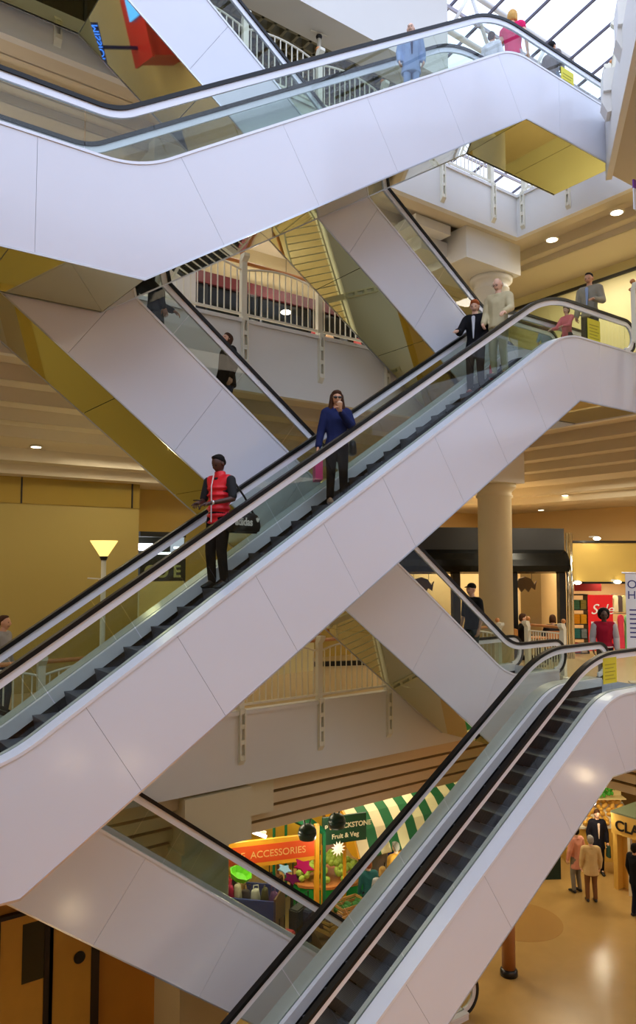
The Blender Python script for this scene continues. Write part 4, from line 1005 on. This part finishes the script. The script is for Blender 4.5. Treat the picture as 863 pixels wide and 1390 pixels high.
bm = N(); box(bm, (0, -.01, .05), (ln, 0, .42)); part('sign_face', bm, MATS['sign_orange'], root)
text('ARTS', .34, MATS['sign_gold'], root, (ln - 1.0, -.015, .1), (PI / 2, 0, 0), .003)
root, ln, dz = sgn('stall_sign', 438, 1148, 497, 1137, 17.2, 17.6, .6, None, 'dark green fruit and veg stall sign with cream lettering')
bm = N(); box(bm, (0, 0, 0), (ln, .06, .62)); part('sign_board', bm, mat('sign_green', (10, 74, 46), .45), root)
text('P & STICKSTONE', .158, mat('sign_cream', (240, 234, 196), .5), root, (.04, -.01, .34), (PI / 2, 0, 0), .003, offset=.004); text('Fruit & Veg', .15, MATS['sign_cream'], root, (.22, -.01, .12), (PI / 2, 0, 0), .003, offset=.003)
bm = N(); box(bm, (ln * .5, .06, -1.6), (ln * .5 + .06, .12, 0)); box(bm, (0, .06, -1.6), (.05, .12, 0)); part('sign_post', bm, YEL, root)
# striped awning
a, b = at(490, 1150, 17.9), at(655, 1085, 20.2)
rz = math.atan2(b.y - a.y, b.x - a.x); ln = math.hypot(b.x - a.x, b.y - a.y)
root = empty('striped_awning', (a.x, a.y, -7.0), rz); tag(root, 'curved green and cream striped awning over the fruit stall', 'awning')
ns = 13; prof = [(1.7, 1.05), (1.3, 1.02), (.9, .9), (.55, .68), (.28, .38), (.1, 0), (.0, -.18)]
for k in range(ns):
    bm = N(); x0_, x1_ = ln * k / ns, ln * (k + 1) / ns
    up_ = prof; lo_ = [(y + .01, z - .02) for y, z in prof]
    prism(bm, up_ + lo_[::-1], 'x', x0_, x1_); part('stripe', bm, mat('awning_green', (14, 96, 50), .7) if k % 2 else mat('awning_cream', (232, 220, 178), .7), root)
bm = N(); prism(bm, [(0.02, -.16)] + prof[::-1][1:] + [(1.7, .6), (.3, -.16)], 'x', -.06, -.01); part('end_panel', bm, YEL, root)
# spot lamps hanging before the signs
for u, v, d, lab in ((417, 1128, 15.6, 'in front of the orange sign'), (457, 1113, 16.2, 'in front of the green sign')):
    p = at(u, v, d); root = empty('market_spotlight', tuple(p)); tag(root, 'dark green hooded spotlight %s' % lab, 'spotlight')
    bm = N(); ell(bm, (0, 0, 0), (.19, .19, .15)); lathe(bm, [(.17, -.16), (.2, -.06), (.19, 0)], 20); part('lamp_hood', bm, mat('hood_green', (16, 50, 44), .3), root, True)
    bm = N(); tube(bm, [(-.06, 0, .12), (-.1, 0, .3), (0, 0, .42), (.1, 0, .3), (.06, 0, .12)], .02, 6); tube(bm, [(0, 0, .42), (0, .1, -4.4 - p.z)], .014, 6); part('hanger', bm, MATS['hood_green'], root)
# strip lights
for i, (ua, va, ub, vb, d, lab) in enumerate(((310, 1137, 335, 1131, 16.6, 'over the bags, left of the pair'), (338, 1127, 361, 1136, 16.6, 'over the bags, right of the pair'), (203, 1158, 247, 1148, 15.4, 'behind the glass left of the square pier, longest'), (160, 1140, 178, 1148, 15.2, 'low at the far left behind the glass'))):
    a, b = at(ua, va, d), at(ub, vb, d + .1); root = empty('strip_light', tuple((a + b) / 2)); tag(root, 'bright strip light %s' % lab, 'strip light', 'strip lights of the market stalls')
    bm = N(); tube(bm, [tuple(a - root.location), tuple(b - root.location)], .04, 8); part('tube', bm, COOLT, root); bm = N(); tube(bm, [tuple(a - root.location + V(0, .02, .07)), tuple(b - root.location + V(0, .02, .07))], .05, 6); part('housing', bm, WHITE, root)
# stall roof frames in green
for i, pts in enumerate((((300, 1128, 17.8), (372, 1100, 18.2), (432, 1128, 18.0)), ((372, 1100, 18.2), (400, 1098, 17.2), (440, 1130, 17.2)), ((150, 1150, 16.6), (255, 1128, 17.2)), ((300, 1140, 18.8), (388, 1112, 19.2)))):
    P_ = [at(*q) for q in pts]; c = P_[0]; root = empty('stall_roof_frame', tuple(c)); tag(root, ('green pitched roof frame over the bag stall', 'green gable beams meeting beside the orange sign', 'green roof beam behind the glass at the left', 'rear green beam of the bag stall with goods beneath')[i], 'beam')
    for j in range(len(P_) - 1):
        bm = N(); tube(bm, [tuple(P_[j] - c), tuple(P_[j + 1] - c)], .07, 4); part('beam', bm, GREEN, root)
    for q in (P_[0], P_[-1]):
        bm = N(); tube(bm, [tuple(q - c), (q.x - c.x, q.y - c.y, L0 - c.z)], .04, 6); part('stall_post', bm, GREEN, root)
a = at(378, 1118, 19.4); bm = N(); box(bm, (-1.8, 0, -1.2), (1.2, .05, .15)); o = obj('stall_back_board', bm, mat('back_yellow', (236, 190, 60), .5)); o.location = a; o.rotation_euler.z = SR; tag(o, 'yellow back board of the bag stall under the green roof', 'board')
# produce heap on a green cloth table
p = at(450, 1180, 18.2)
root = empty('produce_table', (p.x, p.y, L0), SR); tag(root, 'produce table draped in bright green cloth under the green sign', 'table')
bm = N()
n = 28
ring = [(.95 * math.cos(2 * PI * k / n) * (1 + .05 * math.sin(9 * 2 * PI * k / n)), .62 * math.sin(2 * PI * k / n) * (1 + .05 * math.sin(9 * 2 * PI * k / n))) for k in range(n)]
prism(bm, ring, 'z', 0.05, .86); part('cloth', bm, mat('cloth_green', (20, 150, 60), .8), root)
bm = N(); prism(bm, [(q[0] * 1.04, q[1] * 1.04) for q in ring], 'z', .86, .92); part('table_top', bm, WOOD, root)
proto = None
for k in range(110):
    t = random.random() ** .5; a2 = random.random() * 2 * PI; x, y = .85 * t * math.cos(a2), .52 * t * math.sin(a2); z = .99 + .5 * (1 - t)
    if proto is None:
        bm = N(); ell(bm, (0, 0, 0), (.085, .08, .07), 10, 7); proto = obj('green_vegetable', bm, mat('veg_green', (156, 186, 66), .5, noise=.3, scale=6), None, True); o = proto
    else: o = proto.copy(); COL.objects.link(o)
    o.location = Matrix.Translation(root.location) @ Matrix.Rotation(SR, 4, 'Z') @ V(x, y, z); o.rotation_euler = (random.random() * 3, random.random() * 3, 0)
    tag(o, 'small round green vegetable in the heap under the green sign', 'vegetable', 'vegetables heaped on the green cloth')
p = at(459, 1152, 16.9); bm = N(); pts = []
for k in range(24): r = .17 if k % 2 else .09; pts.append((r * math.cos(2 * PI * k / 24), r * math.sin(2 * PI * k / 24)))
prism(bm, pts, 'y', -.01, .01); o = obj('price_star', bm, mat('card_cream', (246, 236, 220), .6)); o.location = p; o.rotation_euler.z = SR; tag(o, 'cream star shaped price card hanging below the green sign', 'price card')
# crates
def crate(u, v, d, z, rz, label, fill):
    p = at(u, v, d); root = empty('wooden_crate', (p.x, p.y, z), rz); tag(root, label, 'crate', 'slatted crates by the fruit stall')
    bm = N()
    for k in range(3):
        h = .03 + k * .09
        box(bm, (-.36, -.24, h), (.36, -.225, h + .06)); box(bm, (-.36, .225, h), (.36, .24, h + .06)); box(bm, (-.36, -.24, h), (-.345, .24, h + .06)); box(bm, (.345, -.24, h), (.36, .24, h + .06))
    part('slatted_side', bm, mat('crate_wood', (214, 164, 92), .6, noise=.15, scale=12), root)
    bm = N(); box(bm, (-.36, -.24, 0), (.36, .24, .02)); part('crate_base', bm, MATS['crate_wood'], root)
    bm = N()
    for k in range(5): x = -.3 + k * .15; ell(bm, (x, .05 * (-1) ** k, .15), (.09, .14, .09), 8, 6)
    o = part('produce', bm, mat('crate_fill_%d_%d_%d' % fill, fill, .7, noise=.3, scale=10), root, True); o['kind'] = 'stuff'
crate(452, 1212, 16.4, L0 + .55, SR + .5, 'slatted crate of dark produce nearest the handrail', (90, 60, 60))
crate(474, 1195, 16.9, L0 + .62, SR + .3, 'slatted crate of green produce, uppermost of the crates', (60, 120, 50))
crate(483, 1212, 16.6, L0 + .5, SR + .2, 'slatted crate with mixed fruit beside the greens', (170, 120, 80))
crate(496, 1228, 16.5, L0 + .38, SR, 'slatted crate low at the right of the crates', (150, 90, 60))
p = at(474, 1222, 16.7); bm = N(); box(bm, (-.8, -.5, 0), (.8, .5, .36)); o = obj('crate_plinth', bm, mat('plinth_wood', (120, 84, 50), .7)); o.location = (p.x, p.y, L0); o.rotation_euler.z = SR; tag(o, 'brown wooden plinth under the slatted crates', 'plinth')
# blue bag bin
p = at(345, 1232, 17.0)
root = empty('bargain_bin', (p.x, p.y, L0), SR - .5); tag(root, 'blue sided bargain bin full of bags below the orange sign', 'bin')
bm = N(); box(bm, (-.9, -.45, 0), (.62, -.41, 1.05)); box(bm, (-.9, .41, 0), (.62, .45, 1.05)); box(bm, (-.9, -.45, 0), (-.86, .45, 1.05)); part('blue_side', bm, mat('bin_blue', (58, 72, 150), .5, noise=.1), root)
bm = N(); box(bm, (.58, -.45, 0), (.62, .45, 1.1)); part('wooden_end', bm, mat('bin_wood', (124, 88, 62), .6), root)
bm = N(); box(bm, (-.86, -.41, .7), (.58, .41, .74)); part('shelf', bm, MATS['bin_wood'], root)
bm = N(); box(bm, (-.8, -.463, .35), (-.5, -.452, .95)); part('poster', bm, mat('poster_grey', (190, 160, 150), .6, noise=.5, scale=14), root)
MB_ = Matrix.Translation(root.location) @ Matrix.Rotation(root.rotation_euler.z, 4, 'Z')
bagcols = (((120, 220, 50), 'lime green'), ((196, 30, 90), 'magenta'), ((230, 220, 190), 'cream'), ((60, 40, 36), 'dark brown'), ((236, 230, 220), 'white spotted'), ((90, 80, 40), 'olive'), ((120, 70, 130), 'purple'), ((210, 40, 60), 'red'), ((30, 30, 36), 'black'), ((186, 150, 90), 'tan'))
where = ('at the left end', 'second from the left', 'left of the middle', 'in the middle', 'beside the dark brown one', 'right of the middle', 'near the right end', 'behind the cream one', 'behind the middle', 'at the back right')
for i, (c, nm) in enumerate(bagcols):
    x = -.72 + (i % 7) * .2; y = -.15 if i < 7 else .2; bm = N()
    hull(bm, [((0, 0, 0), (.13, .1, .1)), ((.03, .02, .2 + .04 * (i % 3)), (.1, .07, .05))], 10)
    tube(bm, [(-.08, 0, .15), (-.06, 0, .34), (.06, 0, .36), (.09, 0, .16)], .012, 5)
    o = obj('handbag', bm, mat('handbag_%d' % i, c, .5, noise=.25, scale=14), None, True); o.location = MB_ @ V(x, y, .90); o.rotation_euler.z = i * .8
    tag(o, '%s handbag in the blue bin, %s' % (nm, where[i]), 'bag', 'handbags in the blue bin')
p = at(323, 1196, 15.9)
bm = N(); lathe(bm, [(.05, 0), (.2, .08), (.26, .2), (.24, .2), (.17, .1), (.04, .03)], 8); o = obj('umbrella', bm, mat('lime', (130, 230, 40), .5)); o.location = p; o.rotation_euler = (.3, .2, 0); tag(o, 'lime green open umbrella upside down over the bag bin', 'umbrella')
for u, v, d, c, lab, rr in ((412, 1176, 15.9, (226, 40, 120), 'pink star shaped foil hanging over the stall aisle', .42), (386, 1180, 16.2, (150, 200, 226), 'pale blue foil shape left of the pink one', .3), (396, 1193, 15.7, (120, 30, 90), 'purple star shaped foil below the pink one', .34)):
    p = at(u, v, d); bm = N(); pts = []
    for k in range(10): r = rr if k % 2 else rr * .5; pts.append((r * math.cos(2 * PI * k / 10 + .4), r * math.sin(2 * PI * k / 10 + .4) * .7))
    prism(bm, pts, 'y', -.03, .03); bmesh.ops.bevel(bm, geom=bm.edges[:], offset=.012, segments=2, affect='EDGES')
    root = obj('foil_star', bm, mat('foil_%d_%d_%d' % c, c, .25, .3)); root.location = p; root.rotation_euler = (-.9, .3, SR); root.scale = (.62, .62, .62); tag(root, lab, 'decoration')
    bm = N(); tube(bm, [(0, 0, .1), (0, 0, -4.4 - p.z)], .005, 4); s = part('string', bm, WHITE, root); bpy.data.objects.remove(s)
def case(u, v, d, c, h, label, z=None):
    p = at(u, v, d); root = empty('suitcase', (p.x, p.y, L0 if z is None else z), .4); tag(root, label, 'suitcase', 'luggage standing by the stall')
    bm = N(); box(bm, (-.2, -.13, .05), (.2, .13, h)); bmesh.ops.bevel(bm, geom=bm.edges[:], offset=.03, segments=3, affect='EDGES'); part('shell', bm, mat('case_%d_%d_%d' % c, c, .4), root)
    bm = N(); tube(bm, [(-.1, .1, h - .02), (-.1, .1, h + .3), (.1, .1, h + .3), (.1, .1, h - .02)], .012, 6); part('handle', bm, DARKM, root)
    for x in (-.15, .15):
        bm = N(); lathe(bm, [(.03, -.02), (.03, .02)], 10); bm.transform(Matrix.Translation((x, 0, .03)) @ Matrix.Rotation(PI / 2, 4, 'Y')); part('wheel', bm, BLACK, root)
case(388, 1250, 16.0, (190, 24, 40), .62, 'red suitcase on the floor beside the wooden end of the bin')
case(404, 1228, 16.8, (34, 34, 38), .8, 'black suitcase behind the red one'); case(420, 1215, 16.9, (30, 44, 90), .75, 'navy suitcase near the green table'); case(373, 1200, 18.4, (90, 60, 40), .8, 'brown suitcase behind the bin'); case(405, 1200, 18.1, (24, 24, 26), .95, 'tall black suitcase under the orange sign')
p = at(400, 1175, 19.6); root = empty('display_table', (p.x, p.y, L0), SR); tag(root, 'brown wooden display table behind the suitcases', 'table')
bm = N(); box(bm, (-.6, -.4, .85), (1.2, .4, .95)); part('table_top', bm, MATS['bin_wood'], root)
for x in (-.55, 1.15):
    for y in (-.35, .35): bm = N(); box(bm, (x - .03, y - .03, 0), (x + .03, y + .03, .85)); part('leg', bm, MATS['bin_wood'], root)

# right hand stalls
p = at(732, 1165, 20.6)
root = empty('produce_stall', (p.x, p.y, L0), -.55); tag(root, 'low produce stall with a dark green skirt beside the pink coat', 'stall')
bm = N(); box(bm, (-1.9, -.5, 0), (.4, .5, .7)); part('stall_skirt', bm, mat('skirt_green', (16, 40, 28), .8), root); bm = N(); box(bm, (-1.95, -.55, .7), (.45, .55, .76)); part('stall_top', bm, MATS['bin_wood'], root)
MP = Matrix.Translation(root.location) @ Matrix.Rotation(-.55, 4, 'Z'); proto = None
for k in range(44):
    if proto is None:
        bm = N(); ell(bm, (0, 0, 0), (.09, .08, .08), 10, 7); proto = obj('root_vegetable', bm, mat('veg_brown', (196, 140, 84), .6, noise=.35, scale=8), None, True); o = proto
    else: o = proto.copy(); COL.objects.link(o)
    o.location = MP @ V(-1.8 + (k % 11) * .2 + random.random() * .05, -.4 + (k // 11) * .25 + random.random() * .05, .84 + random.random() * .05)
    tag(o, 'round brown vegetable on the dark skirted stall', 'vegetable', 'vegetables on the dark skirted stall')
p = at(812, 1128, 21.7)
root = empty('bread_counter', (p.x, p.y, L0), -.6); tag(root, 'lit sloping counter heaped with golden produce behind the woman in black', 'counter')
bm = N(); box(bm, (-1.1, -.4, 0), (.9, .5, .95)); part('counter_base', bm, mat('counter_yellow', (226, 184, 84), .5), root)
bm = N(); prism(bm, [(-.45, .95), (.5, 1.35), (.5, 1.4), (-.45, 1.0)], 'x', -1.15, .95); part('sloping_tray', bm, WHITE, root)
bm = N(); box(bm, (-1.1, .45, .9), (.9, .55, 2.2)); part('back_board', bm, mat('board_cream', (236, 214, 150), .6), root)
MQ = Matrix.Translation(root.location) @ Matrix.Rotation(-.6, 4, 'Z'); proto = None
for k in range(54):
    if proto is None:
        bm = N(); ell(bm, (0, 0, 0), (.12, .075, .065), 10, 7); proto = obj('golden_loaf', bm, mat('loaf', (236, 178, 74), .5, noise=.3, scale=7), None, True); o = proto
    else: o = proto.copy(); COL.objects.link(o)
    i, j = k % 9, k // 9
    o.location = MQ @ V(-1.02 + i * .22 + random.random() * .06, -.4 + j * .16, 1.07 + j * .067 + random.random() * .05); o.rotation_euler = (random.random(), random.random(), random.random() * 3)
    tag(o, 'golden loaf shaped piece in the lit heap behind the woman in black', 'bread', 'golden pieces heaped on the lit counter')
bm = N()
for k in range(60): ell(bm, (random.uniform(-.9, .7), random.uniform(.14, .3), 1.69 + random.random() * .25), (.07, .03, .05), 7, 5, 0, Euler((random.random() * 3, random.random() * 3, random.random() * 3)))
bm.transform(MQ); c = MQ.translation.copy()
for v in bm.verts: v.co -= c
o = obj('leafy_greens', bm, mat('leaf', (70, 170, 50), .5, noise=.3, scale=5), None); o.location = c; tag(o, 'bright green leafy produce above the golden heap', 'greens', kind='stuff')
bm = N(); box(bm, (-1.1, .1, 1.58), (.9, .45, 1.61)); bm.transform(MQ)
for v in bm.verts: v.co -= c
o = obj('produce_shelf', bm, MATS['board_cream'], None); o.location = c; tag(o, 'narrow shelf carrying the leafy greens', 'shelf')
p = at(806, 1109, 20.2); root = empty('market_spotlight', tuple(at(802, 1085, 19.6))); tag(root, 'dark hooded spotlight above the golden heap', 'spotlight')
bm = N(); ell(bm, (0, 0, 0), (.15, .15, .17)); part('lamp_hood', bm, MATS['hood_green'], root, True); bm = N(); tube(bm, [(0, 0, .1), (0, 0, -4.4 - root.location.z)], .014, 6); part('hanger', bm, MATS['hood_green'], root)
# yellow cabin with black lettering
a, b = at(829, 1108, 19.6), at(905, 1128, 18.4)
root = empty('market_cabin', (a.x, a.y, L0), math.atan2(b.y - a.y, b.x - a.x)); tag(root, 'yellow market cabin with large black letters at the right edge', 'cabin'); ln = math.hypot(b.x - a.x, b.y - a.y)
CY_ = mat('cabin_yellow', (226, 182, 84), .5); hz = a.z - L0
bm = N(); box(bm, (0, 0, hz - .42), (ln, .1, hz + .12)); part('fascia_board', bm, CY_, root)
bm = N(); box(bm, (-.02, .1, 0), (.1, 1.6, hz + .1)); part('side_wall', bm, CY_, root)
bm = N(); box(bm, (.02, -.05, hz + .12), (ln, 1.6, hz + .16)); part('cabin_roof', bm, mat('grey_green_roof', (120, 130, 100), .5), root)
bm = N(); box(bm, (.45, .0, 0), (.52, .1, hz - .4)); part('door_post', bm, WHITE, root)
bm = N(); box(bm, (.1, .35, 0), (.45, .4, hz - .3)); part('door_leaf', bm, CY_, root)
bm = N(); box(bm, (.55, .3, .5), (ln, .35, hz - .4)); part('dark_window', bm, MATS['black_glass'], root); bm = N(); box(bm, (.55, .25, 0), (ln, .4, .5)); part('stall_riser', bm, CY_, root)
text('CLA', .36, BLACK, root, (.12, -.01, hz - .3), (PI / 2, 0, 0), .01, offset=.008)
# panelled doors low at the left
bm = N(); box(bm, (-2, 13.2, L0), (7, 13.4, -4.3)); struct('wall_door_side', bm, mat('orange_panelling', (206, 142, 52), .4, noise=.06, scale=3))
for i, (u0, u1) in enumerate(((0, 60), (72, 124))):
    xa_, xb_ = onY(u0, 1280, 13.1).x, onY(u1, 1280, 13.1).x
    root = empty('door_%d' % (i + 1), (xa_, 13.1, L0)); root['kind'] = 'structure'; zt_ = onY(30, 1243, 13.1).z - L0
    bm = N(); box(bm, (0, 0, 0), (xb_ - xa_, .06, zt_)); part('door_leaf', bm, mat('door_ochre', (214, 160, 66), .35, noise=.08, scale=4), root)
    bm = N(); box(bm, (-.06, -.03, 0), (0, .08, zt_ + .06)); box(bm, (xb_ - xa_, -.03, 0), (xb_ - xa_ + .14, .08, zt_ + .06)); box(bm, (0, -.03, zt_), (xb_ - xa_, .08, zt_ + .06)); part('door_frame', bm, mat('frame_dark', (44, 30, 22), .4), root)
    if i == 0: bm = N(); box(bm, (.35, -.01, zt_ - 1.1), (.72, 0, zt_ - .15)); part('vision_panel', bm, mat('dark_pane', (70, 62, 40), .1), root)
    else: bm = N(); lathe(bm, [(.1, 0), (.1, .02)], 24); bm.transform(Matrix.Translation((.45, -.01, zt_ - .95)) @ Matrix.Rotation(PI / 2, 4, 'X')); part('round_notice', bm, BLACK, root)
# stalls seen far behind
for i, (x, y, w, c) in enumerate(((6.0, 17, 2.2, (170, 60, 90)), (8.6, 18.5, 2.4, (80, 90, 150)), (16.5, 18.6, 2.6, (190, 150, 70)), (20.5, 17, 2.2, (110, 150, 80)))):
    root = empty('market_stall', (x, y, L0)); tag(root, ('rear market stall of pink and purple goods at the left', 'rear market stall of blue goods behind the orange sign', 'rear market stall beyond the striped awning', 'rear market stall behind the golden heap')[i], 'stall')
    bm = N(); box(bm, (0, 0, 0), (w, 1, .9)); part('counter', bm, MATS['bin_wood'], root)
    bm = N(); box(bm, (0, .9, .9), (w, 1, 2.6)); part('back_panel', bm, mat('rear_goods_%d' % i, c, .7, noise=.7, scale=5), root)
    bm = N(); box(bm, (-.1, -.2, 2.6), (w + .1, 1.1, 2.7)); part('stall_roof', bm, GREEN, root)
    for k in range(2): bm = N(); box(bm, (k * w - .04, -.1, 0), (k * w + .04, 0, 2.6)); part('stall_post', bm, GREEN, root)
# shop lights (they stand where the shops' own lamps are)
# unseen globe lamps added on the near side for glints in the glossy flanks
for i, (u, v, D_, zl, lab) in enumerate(((176, 1033, B.D, -5.0, 'nearest the middle of the hall'), (97, 1032, B.D, -4.9, 'left of its neighbour'), (793, 1052, Fr.D, -5.1, 'far to the right'), (97, 1235, C1.D, -7.2, 'lowest, beside the left stair'))):
    h_ = onY(u, v, D_); t = zl / h_.z; q = V(h_.x * t, 2 * D_ - D_ * t, zl)
    root = empty('glint_lamp', (q.x, q.y, L0)); tag(root, 'unseen globe lamp added for its glint, on the market floor behind the viewer, %s' % lab, 'lamp post', 'globe lamps added for glints'); h = zl - L0
    bm = N(); lathe(bm, [(.1, 0), (.1, .06), (.045, .1), (.04, h - .12)], 14); part('post_shaft', bm, WHITE, root, True)
    bm = N(); ell(bm, (0, 0, h), (.15, .15, .15)); part('globe', bm, mat('globe_glow', (255, 226, 180), .4, emit=34), root, True)
# ------------------------------------------------------------------ light
w = bpy.data.worlds.new('world'); S.world = w; w.use_nodes = True; nt = w.node_tree
bg = nt.nodes['Background']; tc = nt.nodes.new('ShaderNodeTexCoord'); sp = nt.nodes.new('ShaderNodeSeparateXYZ')
rp = nt.nodes.new('ShaderNodeValToRGB'); mr = nt.nodes.new('ShaderNodeMapRange')
mr.inputs[1].default_value = -1; mr.inputs[2].default_value = 1
nt.links.new(tc.outputs['Generated'], sp.inputs[0]); nt.links.new(sp.outputs[2], mr.inputs[0]); nt.links.new(mr.outputs[0], rp.inputs[0]); nt.links.new(rp.outputs[0], bg.inputs[0])
e = rp.color_ramp.elements
e[0].position = 0.; e[0].color = (.1, .07, .045, 1)
e[1].position = 1.; e[1].color = (.90, 1.0, 1.28, 1)
x = e.new(.42); x.color = (.1, .09, .08, 1)
x = e.new(.52); x.color = (.25, .27, .33, 1)
x = e.new(.68); x.color = (.86, .99, 1.28, 1)
bg.inputs[1].default_value = 2.9
def lamp(kind, loc, power, col=(1, .86, .62), size=.3, rot=(0, 0, 0), name='lamp_and_fill', spot=None, sy=None):
    l = bpy.data.lights.new(name, kind); l.energy = power; l.color = col
    if kind == 'AREA':
        l.size = size
        if sy: l.shape = 'RECTANGLE'; l.size_y = sy
    elif kind == 'POINT': l.shadow_soft_size = size
    o = bpy.data.objects.new(name, l); COL.objects.link(o); o.location = loc; o.rotation_euler = rot
    return o
WARM = (1, .88, .66)
# light of the ceiling lamps of each gallery, with fills added where marked
for x in (0, 7, 14):
    for z in (-4.1, 3.0, 7.95): lamp('AREA', (x, -5.5, z), {0: 130, 7: 440, 14: 640}[x] if z < 0 else 105, (1, .5, .24) if z < 0 else (1, .84, .66), 4, sy=2)  # unseen fills added on the near side to warm and brighten the flanks
for x in (1.5, 6, 11): lamp('AREA', (x, 14.3, 2.1), 52, WARM, 2.6, sy=.6)
for y in (6.5, 11): lamp('AREA', (16.6, y, 2.1), 190, WARM, .8, sy=2.6)
lamp('AREA', (16.5, 14.5, 1.6), 160, WARM, 2, sy=2)
for x in (2, 7.5, 12): lamp('AREA', (x, 13.4, 7.6), 85, (1, .93, .8), 2.6, sy=.8)
for y in (6.5, 11): lamp('AREA', (16.4, y, 7.7), 130, (1, .92, .76), .6, sy=2.6)
lamp('AREA', (3, 11.9, -4.2), 60, (1, .8, .5), 2, sy=.6)  # fill added to brighten the doors low at the left
for x, y in ((9, 15), (13, 15), (17.5, 12.5), (19, 8), (13, 18), (8.5, 18)): lamp('AREA', (x, y, -4.3), 115, (1, .84, .58), 2, sy=1.5)
for u, w_ in ((600, 40), (660, 40), (728, 40), (835, 60)):
    p = at(u, 760, 21.9 if u < 760 else 22.1); lamp('AREA', (p.x, p.y, L1 + (2.8 if u < 760 else 2.2)), w_, (1, .84, .6), 1.2, sy=1.2)
for u, v, d, pw in ((350, 1140, 15.9, 30), (452, 1150, 16.4, 30), (812, 1100, 19.8, 45), (560, 1165, 17.8, 30), (225, 1150, 15.2, 25)):
    p = at(u, v, d); lamp('POINT', tuple(p), pw, (1, .88, .66), .12)
for u, v, y, pw in ((388, 424, 14.6, 70), (241, 424, 14.6, 70)):
    p = onY(u, v, y); lamp('POINT', (p.x, p.y, p.z + .1), pw, (1, .92, .78), .12)
p = onY(140, 732, 12.3); lamp('POINT', (p.x, p.y, p.z + .12), 30, (1, .86, .5), .1)
for x in (1, -2): lamp('POINT', (x, 14, 6.4), 60, (1, .94, .84), .2)  # uplights without a fixture, added to brighten the upper left ceiling
p = at(810, 728, 20.4); lamp('POINT', tuple(p), 12, (1, .85, .6), .06)
S.view_settings.view_transform = 'Standard'; S.view_settings.look = 'None'; S.view_settings.gamma = 1; S.view_settings.use_curve_mapping = False
S.view_settings.exposure = -.38
S.cycles.sampling_pattern = 'TABULATED_SOBOL'
S.cycles.max_bounces = 8; S.cycles.transparent_max_bounces = 24; S.cycles.sample_clamp_indirect = 4
